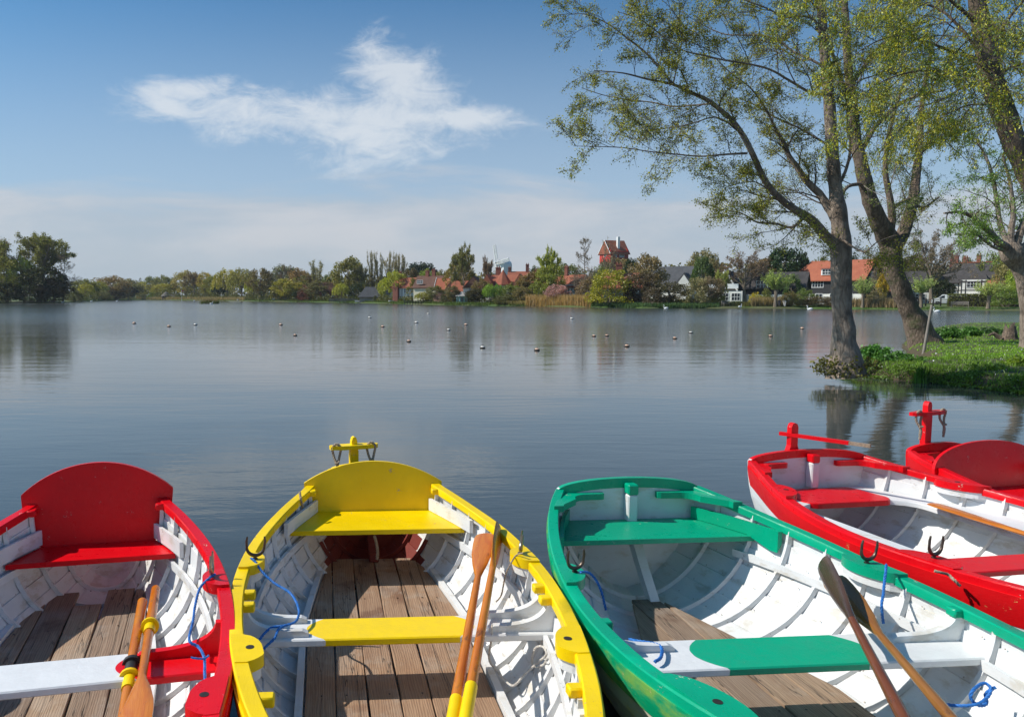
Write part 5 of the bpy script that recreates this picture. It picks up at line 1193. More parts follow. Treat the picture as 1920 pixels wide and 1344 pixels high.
fence('dark garden fence along the water left of the pavilion',758,850,shore_d(800)+3,1.0,'dark_wood',18,3)
fence('grey-green panel fence beside the grey boathouse',618,700,shore_d(660)+3.5,1.5,'wood_grey',22,5)
def bench(label,px,d,w=1.7,mat='wood_grey',face=0):
    az=math.atan((px-CX)/F); r=thing('bench',label,'bench',P3(px,d),-az+face,'benches on the lawn by the lake'); m=M[mat]
    mb=MB(); [mb.box(-w/2,w/2,-.32+k*.13,-.22+k*.13,.42,.455) for k in range(4)]; mb.build('seat',m,r)
    mb=MB(); [mb.box(-w/2,w/2,.20+.02*k,.23+.02*k,.55+k*.11,.63+k*.11) for k in range(4)]; mb.build('backrest',m,r)
    for sx in(-1,1):
        MB().box(sx*(w/2-.05)-.035,sx*(w/2-.05)+.035,-.33,-.26,-.1,.62).build('leg',m,r); MB().box(sx*(w/2-.05)-.035,sx*(w/2-.05)+.035,.13,.20,-.1,.98).build('leg',m,r); MB().box(sx*(w/2-.05)-.04,sx*(w/2-.05)+.04,-.36,.18,.622,.66).build('armrest',m,r)
    return r
bench('grey wooden bench at the shore left of the leaning trunk',1634,shore_d(1634)+2.3,2.0); bench('grey wooden bench right of the leaning pole across the water',1793,shore_d(1793)+2,2.1); bench('pale wooden bench alone on the lawn below the white-edged gable',1356,shore_d(1356)+1.8,1.5,face=.9); bench('dark bench before the scrub hedge left of the near trunk',1535,shore_d(1535)+3,2.0,'dark_wood'); pb=bench('dark bench with two people sitting on it',1463,shore_d(1463)+2,2.0,'dark_wood')
def seated(label,px,d,top,leg,dx,hair):
    az=math.atan((px-CX)/F); r=thing('person',label,'person',P3(px,d),-az)
    V=[(0,.05,.50),(0,.10,.75),(0,.10,1.0),(0,.08,1.10),(0,.06,1.24),(.10,.02,.50),(.12,-.42,.52),(.13,-.48,.08),(.13,-.60,.04),(-.10,.02,.50),(-.10,-.42,.55),(.02,-.52,.12),(.04,-.64,.08),(.18,.10,1.02),(.24,.02,.76),(.12,-.24,.64),(-.18,.10,1.02),(-.24,.02,.76),(-.12,-.24,.64),(.10,-.32,.63),(-.10,-.32,.63)]
    E_=[(0,1),(1,2),(2,3),(3,4),(0,5),(5,6),(6,7),(7,8),(0,9),(9,10),(10,11),(11,12),(2,13),(13,14),(14,15),(2,16),(16,17),(17,18),(15,19),(18,20)]
    Rr=[.15,.14,.15,.055,.10,.09,.065,.045,.04,.09,.065,.045,.04,.06,.048,.038,.06,.048,.038,.035,.035]
    me=bpy.data.meshes.new('body'); me.from_pydata(V,E_,[]); o=bpy.data.objects.new('body',me); COL.objects.link(o); o.parent=r
    sk=o.modifiers.new('s','SKIN'); 
    for i,v_ in enumerate(me.skin_vertices[0].data): v_.radius=(Rr[i],Rr[i]*(.8 if i in(1,2) else 1)); v_.use_root=(i==0)
    o.modifiers.new('u','SUBSURF').levels=1
    m,t,p,oc,out=newmat('clothes'); sp=t.node('ShaderNodeSeparateXYZ'); t.l.new(oc,sp.inputs[0]); c=t.mix(t.mr(sp.outputs[2],.60,.62),leg,top); c=t.mix(t.mr(sp.outputs[2],1.12,1.13),c,(.5,.3,.22)); c=t.mix(t.mr(sp.outputs[2],.10,.11),(.05,.04,.03),c); t.put(p.inputs['Base Color'],c); me.materials.append(m)
    MB().lathe([(0,.12),(.06,.11),(.105,.06),(.11,0),(.09,-.04)],10,(0,.085,1.27)).build('hair',simple('hair',hair,.8),r,True)
seated('person in dark clothes sitting at the left of the shore bench',1456,shore_d(1463)+1.85,(.02,.02,.025),(.03,.03,.04),0,(.25,.2,.15)); seated('person in white top and pale trousers sitting at the right of the shore bench',1466,shore_d(1463)+1.85,(.75,.75,.75),(.6,.6,.58),0,(.1,.07,.05))
# ---- van
az=math.atan((1768-CX)/F); v_=thing('parked_van','white delivery van parked behind the fence, facing left','van',P3(1768,136),-az+R(4)); vw=M['trim']
prof=[(-2.2,.35),(-2.2,.75),(-2.05,.98),(-1.35,1.18),(-.75,1.72),(-.45,1.84),(2.15,1.84),(2.25,1.6),(2.28,.45),(2.2,.30)]
MB().prism([(x,-.86,z) for x,z in prof],(0,1.72,0)).build('body',vw,v_); MB().prism([(-1.22,-.868,1.16),(-.72,-.868,1.62),(-.35,-.868,1.66),(-.35,-.868,1.16)],(0,.01,0)).build('side_window',M['glass'],v_); MB().prism([(-1.33,-.75,1.21),(-1.33,.75,1.21),(-.82,.68,1.68),(-.82,-.68,1.68)],(-.02,0,.02)).build('windscreen',M['glass'],v_)
for x in(-1.35,1.45):
    for y in(-.80,.80):
        m2=MB(); m2.loft([[(x+r*math.cos(2*math.pi*k/16),y+dy,.32+r*math.sin(2*math.pi*k/16)) for k in range(16)] for r,dy in((.26,-.10),(.32,-.09),(.32,.09),(.26,.10))]); w_=m2.build('wheel',M['black'],v_); MB().loft([[(x+.18*math.cos(2*math.pi*k/12),y+(dy if y<0 else -dy),.32+.18*math.sin(2*math.pi*k/12)) for k in range(12)] for dy in(-.115,-.09)]).build('rim',M['metal'],w_)
MB().box(-2.24,-2.1,-.75,-.5,.62,.78).build('headlight',M['glass'],v_); MB().box(-2.24,-2.1,.5,.75,.62,.78).build('headlight',M['glass'],v_)
MB().box(.0,.012,-.872,-.862,.45,1.7).build('door_seam',M['black'],v_)
# ---- flag, boats ashore
f_=thing('flagpole','slim white flagpole flying a small red and white flag on the far left shore','flagpole',P3(343,360)); MB().tube([(0,0,0),(0,0,5.2)],[.07,.04],8).build('pole',M['trim'],f_)
mb=MB(); mb.loft([[(.05+i*.16,.06*math.sin(i*.9),z-.04*i) for i in range(7)] for z in(5.1,4.35)],closed=False); mb.build('flag',simple('pink_flag',(.55,.12,.13),.8,.3,2),f_)
def small_boat(label,px,d,L,rz,col='trim',up=True):
    r=thing('dinghy',label,'boat',P3(px,d),rz,'dinghies on the far shore'); rings=[]
    for i in range(9): t=-1+i/4; b=.6*(1-t*t*.85 if t>0 else 1-.25*t*t); rings.append([(t*L/2,-b,.55+.1*t*t),(t*L/2,-b*.75,.15),(t*L/2,0,.02+.25*max(0,t)**2),(t*L/2,b*.75,.15),(t*L/2,b,.55+.1*t*t),(t*L/2,b*.9,.5),(t*L/2,0,.25),(t*L/2,-b*.9,.5)])
    MB().loft(rings).build('hull',M[col],r,True); 
    for t in(-.4,.2): MB().box(t*L/2-.1,t*L/2+.1,-.5,.5,.42,.45).build('thwart',M['wood_grey'],r)
small_boat('long white dinghy drawn up at the water below the grey boathouse',676,shore_d(676)+1.2,3.4,.05); small_boat('short white dinghy on the bank below the lime-green maple',735,shore_d(735)+4,1.9,.3); small_boat('white dinghy on the reed shore right of the drooping willows',451,shore_d(451)+2,2.4,.4)
# ---- buoys and swans
M['buoy']=simple('buoy_orange',(.85,.50,.34),.6,.35,9); M['buoy_w']=simple('buoy_white',(.8,.76,.68),.6,.2,9)
words=['first','second','third','fourth','fifth','sixth','seventh','eighth','ninth','tenth','eleventh','twelfth','thirteenth','fourteenth','fifteenth','sixteenth','seventeenth','eighteenth','nineteenth','twentieth','twenty-first','twenty-second']
BZ=sorted([(73,35,0),(165,43,0),(235,39,1),(461,39,0),(499,67,0),(696,20,1),(731,44,0),(800,83,0),(820,33,1),(851,10,1),(905,53,1),(951,39,0),(995,100,1),(1139,106,0),(1231,23,1),(1290,69,0),(1324,68,0),(1377,96,0),(1504,75,0),(1546,60,1),(1757,69,0),(1841,49,0)])
for i,(bx,by,wh) in enumerate(BZ):
    px=200+bx/1.4118; py=580+by/1.4118+2; p=at(px,py,0); r_=max(.10,3.6*p.y/F) if p.y<60 else .15
    t_=thing('buoy',('white' if wh else 'faded orange')+' round buoy on the lake, '+words[i]+' of all the buoys counted from the left','buoy',(p.x,p.y,0),0,'buoys floating on the lake')
    MB().lathe([(0,-.6*r_),(r_*.8,-.5*r_),(r_,0),(r_*.9,.45*r_),(r_*.5,.82*r_),(0,.92*r_)],14).build('float',M['buoy_w' if wh else 'buoy'],t_,True)
    MB().lathe([(r_*1.02,-.04),(r_*1.05,-.02),(r_*1.05,.03),(r_*1.02,.05)],14).build('waist_band',M['metal_dark'],t_)
    MB().tube([(0.02,0,r_*.85),(0.025,0,r_*1.1),(-.025,0,r_*1.1),(-.02,0,r_*.85)],.008,5).build('shackle',M['metal_dark'],t_)
def swan(label,px,py,rz,land=False,s_=1.0):
    s_*=.72
    p=at(px,py,.0); r=thing('swan',label,'swan',(p.x,p.y,0 if not land else .25),rz,'swans on the lake'); rings=[]
    for t,w_,zl,zh in((-1,.02,.22,.26),(-.85,.10,.12,.30),(-.5,.22,-.02,.40),(0,.27,-.06,.42),(.45,.24,-.05,.36),(.8,.13,.02,.27),(.95,.04,.10,.2)):
        zc=(zl+zh)/2; hh=(zh-zl)/2; rings.append([(t*.48*s_,w_*math.cos(2*math.pi*k/10)*s_,(zc+hh*math.sin(2*math.pi*k/10))*s_) for k in range(10)])
    mb=MB().loft(rings); nk=catmull([Vector((.36,0,.18))*s_,Vector((.50,0,.34))*s_,Vector((.42,0,.56))*s_,Vector((.44,0,.76))*s_,Vector((.54,0,.82))*s_,Vector((.63,0,.76))*s_],4); mb.tube(nk,[.075*s_-.035*s_*min(1,i/10)+(.012*s_ if i>15 else 0) for i in range(len(nk))],8); mb.build('body',simple('white_feathers',(.80,.80,.78),.7,.05,5) if 'sw' not in M else M['sw'],r,True); 
    MB().tube([nk[-1],nk[-1]+Vector((.10,0,-.03))*s_],[.028*s_,.010*s_],6).build('beak',M['buoy'],r)
M['sw']=simple('white_feathers',(.80,.80,.78),.7,.05,5)
swan('white swan close to the shore below the grey slate house',1249,579,2.8); swan('white swan with raised neck left of the near trunk',1519,581,2.6,s_=1.1); swan('white swan gliding right of the leaning pole',1757,586,3.0,s_=1.15); swan('white swan beside the small reed islet',396,570.5,.2,s_=1.2); swan('white swan below the broad brownish dome tree',219,565.3,.1,s_=1.3); swan('white swan at the right tip of the left wooded point',171,565.6,.3,s_=1.2); swan('white swan under the bare grey conifer',117,568.3,.1,s_=1.4); swan('white swan off the far left reeds',364,564.6,.2,s_=1.2); swan('white swan beneath the yellow-green bush at the reeds edge',1051,574.6,2.9); swan('white swan resting on the lawn right of the pale bench',1387,579.8,.4,True)
# ================================================================ NEAR BANK
BP=[(1546,696),(1600,706),(1680,713),(1760,719),(1840,728),(1920,739),(2200,775),(2700,780),(2900,640),(2500,618),(2100,613),(1925,612),(1800,613),(1752,620),(1712,632),(1690,648),(1700,662),(1738,672),(1748,682),(1700,688),(1650,684),(1618,680),(1570,684)]
BPW=[at(x,y,0).xy for x,y in BP]
def bank_dist(x,y):
    best=1e9; inside=False; n=len(BPW); j=n-1
    for i in range(n):
        ax,ay=BPW[i]; bx,by=BPW[j]
        if (ay>y)!=(by>y) and x<(bx-ax)*(y-ay)/(by-ay)+ax: inside=not inside
        vx,vy=bx-ax,by-ay; t=max(0,min(1,((x-ax)*vx+(y-ay)*vy)/(vx*vx+vy*vy+1e-9))); dx,dy=x-ax-vx*t,y-ay-vy*t; best=min(best,dx*dx+dy*dy); j=i
    d=math.sqrt(best); return d if inside else -d
from mathutils import noise as mnoise
def bank_z(x,y,d=None):
    d=bank_dist(x,y) if d is None else d
    n=mnoise.noise(Vector((x*1.3,y*1.3,0)))*.12+mnoise.noise(Vector((x*4,y*4,3)))*.05
    if d<-.3: return -.5
    d2=d+n*1.2
    z=-.12+.38*(1-math.exp(-max(0,d2)/.16)) if d2>0 else -.12+d2*1.2
    return z+(n*.5+.06*min(1,max(0,d2)/2) if d2>0 else 0)
def bank():
    xs=np.arange(10.0,46,.14); ys=np.arange(12.5,50,.14); idx={}; mb=MB(); m,t,p,oc,out=newmat('bank_soil')
    keep={}
    for i,x in enumerate(xs):
        for j,y in enumerate(ys):
            u_=x/y
            if y>33 and x<24 or u_>1.7 : continue
            if x>30 and (i%2 or j%2): pass
            d=bank_dist(x,y)
            if d>-.45: keep[(i,j)]=len(mb.v); mb.v.append((x,y,bank_z(x,y,d)))
    for (i,j),k in keep.items():
        if (i+1,j) in keep and (i,j+1) in keep and (i+1,j+1) in keep: mb.f.append((k,keep[(i+1,j)],keep[(i+1,j+1)],keep[(i,j+1)])); mb.mi.append(0)
    g=t.node('ShaderNodeNewGeometry'); sp=t.node('ShaderNodeSeparateXYZ'); t.l.new(g.outputs['Position'],sp.inputs[0]); n=t.noise(oc,1.1,5,.6); n2=t.noise(oc,7,5,.65)
    c=t.mix(t.mr(n,.38,.58),(.06,.11,.018),(.10,.085,.05)); c=t.mix(t.mr(sp.outputs[2],.30,.12),c,t.mix(n2,(.05,.035,.02),(.13,.10,.05))); c=t.mix(t.m('MULTIPLY',n2,.4),c,(.03,.03,.015)); t.put(p.inputs['Base Color'],c); p.inputs['Roughness'].default_value=.95; bump(t,p,n2,.06)
    tag(mb.build('near_bank',m,smooth=True),kind='structure')
bank()
def bank_pts(n,px0,px1,py0,py1,seed,zmin=.1,den=None):
    rnd=random.Random(seed); o=[]; tries=0
    while len(o)<n and tries<n*12:
        tries+=1; P=at(rnd.uniform(px0,px1),rnd.uniform(py0,py1),.35); d=bank_dist(P.x,P.y)
        if d<.02: continue
        z=bank_z(P.x,P.y,d)
        if z<zmin: continue
        if den and rnd.random()>den(P.x,P.y): continue
        o.append((P.x,P.y,z-.01))
    return o
patch=lambda x,y: .12+.9*max(0,min(1,.5+1.6*mnoise.noise(Vector((x*.8,y*.8,7)))))
blades('grass','short bright green grass growing on the near bank around the trunks','grass',bank_pts(16000,1600,2050,600,668,11),.075,.018,(.26,.46,.04),11,.35,M['leaf'])
blades('grass','longer tufted grass on the front edge of the near bank','grass',bank_pts(9000,1560,2100,666,740,12,.02,patch),.11,.016,(.20,.33,.05),12,.4,M['leaf'])
def creeping(name,label,pts,size,col,seed,hh=.10,cat='plants',kind='stuff'):
    rnd=random.Random(seed); C=[]
    for x,y,z in pts: C.append((x+rnd.gauss(0,.02),y+rnd.gauss(0,.02),z+rnd.uniform(0,hh)))
    o=leafmesh(name,C,size,M['leaf'],None,1.2,0,seed,col); return tag(o,label,cat,kind=kind)
edge=[]; rnd=random.Random(4)
while len(edge)<6000:
    P=at(rnd.uniform(1580,2100),rnd.uniform(690,752),.1); d=bank_dist(P.x,P.y)
    if -.12<d<.5 and mnoise.noise(Vector((P.x*1.7,P.y*1.7,1)))+.28>rnd.random()*.6: edge.append((P.x,P.y,max(.0,bank_z(P.x,P.y,d))))
creeping('moss_and_creeper','green creeping plants hanging over the front edge of the near bank',edge,.04,(.14,.22,.04),4,.06)
wl=bank_pts(420,1620,1990,618,725,21,.2); C=leafmesh('fallen_feathers',[(a,b,c+.02) for a,b,c in wl],.03,M['sw'],None,1.5,0,5); tag(C,'white feathers and daisies scattered over the near bank','feathers',kind='stuff')
def clump(name,label,pxy,rx,ry,hh,n,size,col,seed,cat='plant',group=None,stems=True,z0=None,depth=None):
    P=at(pxy[0],pxy[1],.27 if z0 is None else z0); r=thing(name,label,cat,(P.x,P.y,bank_z(P.x,P.y) if z0 is None else z0),0,group); rnd=random.Random(seed); C=[]; mb=MB()
    for k in range(max(10,n//45)):
        a=rnd.uniform(0,6.28); q=math.sqrt(rnd.random()); bx,by=rx*q*math.cos(a),ry*q*math.sin(a); h_=hh*(1-.5*q*q)*rnd.uniform(.65,1.1); tip=Vector((bx*1.15+rnd.gauss(0,.03),by*1.15+rnd.gauss(0,.03),h_)); mb.tube([(bx,by,-.05),(bx*1.05,by*1.05,h_*.5),tip],[.006,.005,.002],4,cap=False)
        for _ in range(45): f=rnd.uniform(.25,1.05); C.append(Vector((bx,by,0)).lerp(tip,f)+Vector((rnd.gauss(0,.05),rnd.gauss(0,.05),rnd.gauss(0,.02))))
    mb.build('stems',M['twig'],r,fix=False); leafmesh('leaves',C,size,M['leaf'],r,1.5,0,seed,tuple(c*1.5 for c in col)); return r
ng='nettle clumps on the near bank'
clump('nettle_clump','tall green nettle clump immediately right of the nearest trunk',(1640,676),.38,.35,.42,1900,.055,(.07,.17,.035),1,group=ng)
clump('nettle_clump','lower nettle clump trailing right of the tall one by the nearest trunk',(1686,680),.45,.35,.26,1700,.05,(.075,.16,.04),2,group=ng)
clump('nettle_clump','leafy clump at the water just right of the trunk base',(1618,700),.18,.14,.24,800,.045,(.09,.20,.03),3,group=ng)
clump('nettle_clump','dense green clump hanging at the bank front below the tall nettles',(1650,708),.26,.12,.22,1100,.045,(.08,.18,.03),4,group=ng)
clump('nettle_clump','green leafy clump right of the leaning trunk base',(1775,636),.55,.5,.45,2100,.07,(.06,.14,.03),5,group=ng)
clump('nettle_clump','green leafy clump further right of the leaning trunk base',(1812,632),.5,.5,.40,1700,.07,(.065,.15,.03),6,group=ng)
clump('nettle_clump','dark leafy clump before the tree stump at the right',(1862,628),.45,.5,.3,1200,.07,(.05,.10,.03),7,group=ng)
clump('weed_clump','yellow-green weed tuft at the right picture edge on the bank',(1908,688),.25,.25,.25,700,.05,(.20,.26,.03),8,group=ng)
clump('weed_clump','low green weeds on the bank left of the yellow-green tuft',(1850,694),.4,.25,.16,900,.045,(.08,.14,.03),9,group=ng)
r_=thing('iris_tuft','upright sword-leaved green iris tuft at the water in front of the bank','plant',at(1727,718,0)); rg=np.random.default_rng(6); q=rg.normal(0,.06,size=(90,2)); blades('leaves',0,0,[(a,b,-.1) for a,b in q],.52,.03,(.08,.20,.02),7,.12,M['leaf'],parent=r_)
a=at(1731,668,0); b=a+Vector((.26,.1,1.72)); o=MB().tube([a-Vector((.07,.02,.4)),b],[.045,.04],10).build('mooring_pole',M['wood_grey'],None,True); tag(o,'thin grey pole leaning out of the water before the leaning trunk','pole')
P=at(1893,634,.4); st=thing('tree_stump','jagged broken tree stump at the right end of the near bank','stump',P); rings=[]; rnd=random.Random(2)
top=[rnd.uniform(.25,.62) for _ in range(12)]
for f,rr in((0,.34),(.3,.24),(.7,.19),(1,.16)): rings.append([(rr*math.cos(2*math.pi*k/12)*(1+.25*math.sin(k*2.1)),rr*math.sin(2*math.pi*k/12),-.15+(top[k]+.15)*f) for k in range(12)])
MB().loft(rings).build('stump_wood',M['bark_dark'],st); MB().tube([(-.35,0,0),(-.55,.1,.18),(-.75,.1,.1)],[.09,.07,.03],7).build('root',M['bark_dark'],st,True)
# ================================================================ NEAR TREES
def near_tree(name,label,d0,trunk,limbs,P,leafcol,leafsize,barkm,seed,stretch=1.7,dn=0,base=None,twigm='twig',leafname='crown',sub=None,lw=.85):
    # trunk/limbs: [(px,py,width_px,depth_offset)]
    rnd=random.Random(seed); b=atY(trunk[0][0],trunk[0][1],d0+trunk[0][3]); root=thing(name,label,'tree',b); tm=MB(); tw=MB(); lv=[]
    def conv(pl):
        o=[];r=[]; wf=1.02 if pl is trunk else lw
        for x,y,w_,dz in pl: q=atY(x,y,d0+dz)-b; o.append(q); r.append(w_/2/F*(d0+dz)*wf)
        return o,r
    def dense(o,r,sub=4,wob=.0):
        c=catmull(o,sub); rr=[]; 
        for i in range(len(r)-1):
            for k in range(sub): rr.append(r[i]+(r[i+1]-r[i])*k/sub)
        rr.append(r[-1]); 
        return [q+Vector((rnd.gauss(0,1),rnd.gauss(0,1),rnd.gauss(0,.5)))*x*wob for q,x in zip(c,rr)],rr
    o,r=conv(trunk); c,rr=dense(o,r,7); n=22; rings=[]
    nrm=Vector((1,0,0))
    for i in range(len(c)):
        T=(c[min(i+1,len(c)-1)]-c[max(i-1,0)]).normalized(); nrm=(Vector((1,0,0))-T*T.x).normalized(); bn=T.cross(nrm); ring=[]
        for k in range(n):
            a=2*math.pi*k/n; dv=nrm*math.cos(a)+bn*math.sin(a); q=c[i]+dv*rr[i]; f=1+.16*mnoise.noise(q*2.2+Vector((seed,0,0)))+.07*mnoise.noise(Vector((q.x*7,q.y*7,q.z*2.5))); 
            if q.z<.55: f*=1+.10*math.sin(a*5+seed)*(.55-q.z)/.55
            ring.append(c[i]+dv*rr[i]*f)
        rings.append(ring)
    tm.loft(rings)
    for li,(pl,kidsn) in enumerate(limbs):
        o,r=conv(pl); c,rr=dense(o,r,4,.05); tm.tube(c,rr,9 if r[0]>.05 else 6)
        L=sum((q-p).length for p,q in zip(c,c[1:])); nn=len(c)
        for k in range(kidsn):
            f=P['start']+(1-P['start'])*((k+rnd.random())/kidsn); i=min(nn-2,int(f*(nn-1))); q=c[i].lerp(c[i+1],f*(nn-1)-i); dd=(c[i+1]-c[i]).normalized(); cdv=side(rnd,dd,R(rnd.uniform(25,70))); cdv=(cdv+Vector((0,0,P['up']))).normalized(); ln=P['len']*rnd.uniform(.5,1.2)*(1.1-.45*f); r0=max(.006,min(rr[i]*.45,.022))
            grow(tw,rnd,wander(rnd,q,cdv,ln,6,P['wob'],P.get('dr',0),.0),r0,.004,1,P,lv)
    tm.build('trunk',M[barkm],root,True); tw.build('branches',M[twigm],root,False,fix=False); k3=rnd.sample(range(len(lv)),int(len(lv)*.35)) if sub else []; ks=set(k3)
    leafmesh(leafname,[q for i,q in enumerate(lv) if i not in ks],leafsize,M['leaf'],root,stretch,dn,seed,leafcol)
    if sub: leafmesh('young_leaves',[lv[i] for i in k3],leafsize,M['leaf'],root,stretch,dn,seed+1,sub)
    lv; return root,len(lv)
def z7(L,d=0): return L
Z=lambda x,y,w_,d=0:(1040+x/2.182,y/2.182,w_/2.182,d)
PA=dict(sides=[5,4,3,3],levels=3,kids=[0,10,8],**{'from':[0,.15,.15]},ratio=[0,.42,.50],ang=[(0,0),(25,60),(25,65)],lift=[0,.1,.1],rr=.55,rmin=.0035,seg=[0,4,3],wob=.16,droop=[0,0,.1],leaves=5,spread=.045,start=.06,up=.15,len=1.3)
T1=[(1586,705,70,0),(1585,690,62,0),(1585,668,48,0),(1582,640,39,0),(1580,600,34,0),(1578,540,32,0),(1577,480,34,0),(1576,440,31,0),(1572,395,26,.0),(1565,340,22,.1),(1560,280,20,.1),(1556,200,18,.2),(1548,120,17,.3),(1542,40,14,.3),(1532,-60,11,.3),(1525,-170,8,.4),(1520,-280,4,.4)]
L1=[([Z(1165,985,62),Z(1120,975,52),Z(1050,900,46,-.2),Z(1000,868,40,-.3),Z(930,820,34,-.5),Z(860,740,31,-.6),Z(800,610,28,-.8),Z(740,510,26,-.8),Z(640,420,22,-.9),Z(560,380,17,-1),Z(480,345,14,-1),Z(380,325,10,-1.1),Z(280,300,7,-1.2),Z(160,290,4,-1.3)],11),
([Z(480,345,13,-1),Z(440,290,11,-1),Z(370,215,10,-.9),Z(300,160,8,-.8),Z(220,100,6,-.7),Z(130,60,4,-.6),Z(60,60,3,-.6)],9),
([Z(485,345,8,-1),Z(500,270,7,-1.2),Z(518,180,6,-1.3),Z(515,100,5,-1.4),Z(470,30,3,-1.5),Z(400,-30,2,-1.5)],7),
([Z(785,628,13,-.8),Z(700,632,10,-1.3),Z(600,640,8,-1.7),Z(500,632,7,-2),Z(400,622,6,-2.2),Z(280,605,5,-2.4),Z(170,600,4,-2.5),Z(75,598,2,-2.6)],10),
([Z(640,425,10,-.9),Z(560,432,9,-.4),Z(480,436,8,0),Z(400,420,7,.3),Z(300,408,5,.5),Z(200,390,4,.6),Z(110,360,3,.7)],9),
([Z(740,520,8,-.8),Z(660,480,7,-.6),Z(580,500,6,-.5),Z(500,520,5,-.4),Z(400,530,4,-.3),Z(330,520,3,-.3)],7),
([Z(1130,385,18,.1),Z(1050,380,15,-.4),Z(960,330,13,-.8),Z(880,285,11,-1.0),Z(790,262,10,-1.2),Z(700,248,9,-1.3),Z(600,225,8,-1.4),Z(520,205,7,-1.5),Z(430,140,6,-1.5),Z(350,80,5,-1.6),Z(260,50,3,-1.6)],12),
([Z(1110,280,15,.2),Z(1040,240,13,.4),Z(980,215,12,.6),Z(920,170,11,.7),Z(860,148,10,.8),Z(780,145,8,.9),Z(700,142,7,1),Z(640,120,5,1.1),Z(580,90,3,1.2)],9),
([Z(1095,130,13,.3),Z(1050,75,12,.3),Z(990,68,10,.2),Z(930,72,9,.1),Z(880,40,8,0),Z(800,10,6,-.1),Z(700,-30,4,-.2)],8),
([Z(1150,900,48),Z(1120,850,42,.1),Z(1080,790,36,.2),Z(1030,740,32,.2),Z(995,690,28,.2),Z(960,640,24,.2),Z(940,590,20,.2),Z(900,520,12,.1),Z(860,440,9,0),Z(800,360,7,-.1),Z(720,300,6,-.2),Z(660,240,4,-.2)],12),
([Z(1020,890,18,-.3),Z(970,930,14,-.8),Z(905,915,11,-1.1),Z(830,910,10,-1.4),Z(780,880,7,-1.6),Z(720,860,4,-1.7)],8),
([Z(940,820,10,-.5),Z(880,780,8,-.2),Z(820,745,6,0),Z(760,750,5,.1),Z(690,770,3,.2)],7),
([Z(1150,780,18,.1),Z(1190,700,15,.2),Z(1210,600,13,.3),Z(1195,500,11,.3),Z(1215,400,9,.4),Z(1260,300,7,.5),Z(1300,200,5,.6)],10),
([Z(1130,600,12,.1),Z(1060,560,10,.3),Z(990,520,9,.5),Z(900,480,7,.6),Z(800,420,5,.8),Z(720,400,3,.9)],8),
([Z(1125,450,12,.1),Z(1180,380,10,.3),Z(1250,330,8,.5),Z(1330,300,6,.7),Z(1400,240,4,.8)],8),
([Z(1100,160,10,.3),Z(1150,60,9,.5),Z(1200,-60,7,.6),Z(1260,-160,4,.6)],7),
([Z(1090,50,10,.3),Z(1000,-40,9,.2),Z(900,-120,7,0),Z(780,-180,4,-.2)],7),
([Z(1150,960,14,0),Z(1220,1010,9,-.5),Z(1270,1030,7,-.8),Z(1320,990,5,-1),Z(1400,960,3,-1.1)],6)]
nt,n1=near_tree('alder_tree','nearest tall grey-barked alder at the tip of the near bank, limbs spreading left',17.4,T1,[(a_,int(n_*1.45)) for a_,n_ in L1],PA,(.36,.35,.06),.023,'bark',5,lw=.78)
rnd=random.Random(9); mb=MB(); lv=[]
for k in range(85):
    a=rnd.uniform(0,6.28); rr=rnd.uniform(.35,.62); p0=Vector((rr*math.cos(a),rr*.8*math.sin(a),rnd.uniform(-.05,.25))); pts=wander(rnd,p0,Vector((math.cos(a)*.7,math.sin(a)*.7,1.0)),rnd.uniform(.15,.42),4,.25); mb.tube(pts,[.006,.005,.004,.003,.002],3,cap=False)
    for _ in range(9): lv.append(pts[rnd.randrange(1,5)]+Vector((rnd.gauss(0,.03),rnd.gauss(0,.03),rnd.gauss(0,.03))))
mb.build('base_shoots',M['twig'],nt,fix=False); leafmesh('shoot_leaves',lv,.05,M['leaf'],nt,1.5,0,3,(.16,.15,.04))
PB=dict(PA); PB.update(leaves=6,len=2.1,kids=[0,9,7],rmin=.0045,spread=.05)
T2=[(1738,656,64,0),(1732,640,50,0),(1716,600,36,0),(1700,570,31,0),(1688,538,30,0),(1677,505,31,0),(1671,475,35,0),(1668,452,34,0),(1650,420,30,-.2),(1634,385,25,-.4),(1620,330,22,-.6),(1606,270,19,-.6),(1598,200,17,-.6),(1590,120,14,-.5),(1585,30,11,-.4),(1580,-60,8,-.3)]
L2=[([(1676,462,34,0),(1692,440,26,.2),(1703,410,23,.4),(1713,370,20,.6),(1718,330,17,.8),(1724,270,14,1),(1727,220,11,1.2),(1735,150,8,1.4),(1750,80,5,1.5)],13),
([(1664,446,20,-.2),(1672,410,16,-.1),(1668,370,13,0),(1660,320,11,.1),(1665,260,9,.3),(1680,200,7,.5),(1700,140,4,.7)],10),
([(1668,395,9,0),(1690,380,8,.2),(1705,375,7,.4),(1730,390,5,.7),(1760,370,4,1)],5),
([(1612,290,12,-.6),(1640,240,10,-.3),(1680,200,9,0),(1720,180,7,.3),(1770,170,5,.6)],9),
([(1600,215,10,-.6),(1580,160,9,-1),(1560,100,7,-1.3),(1530,50,5,-1.6)],7),
([(1722,290,9,1),(1760,260,8,1.3),(1800,250,6,1.6),(1840,235,4,1.8)],8),
([(1596,160,9,-.6),(1640,100,8,-.2),(1690,60,6,.2),(1740,40,4,.5)],8),
([(1622,345,9,-.5),(1590,350,7,-.9),(1570,380,5,-1.2)],4)]
near_tree('willow_tree','dark leaning forked willow rising behind the nearest trunk beside the pole',28,T2,L2,PB,(.24,.29,.08),.030,'bark_dark',6,twigm='twig_pale')
PW=dict(PA); PW.update(leaves=14,len=1.7,kids=[0,9,6],dr=.35,droop=[0,.5,.8],lift=[0,0,-.25],ratio=[0,.5,.75],spread=.03,up=-.05,start=.1)
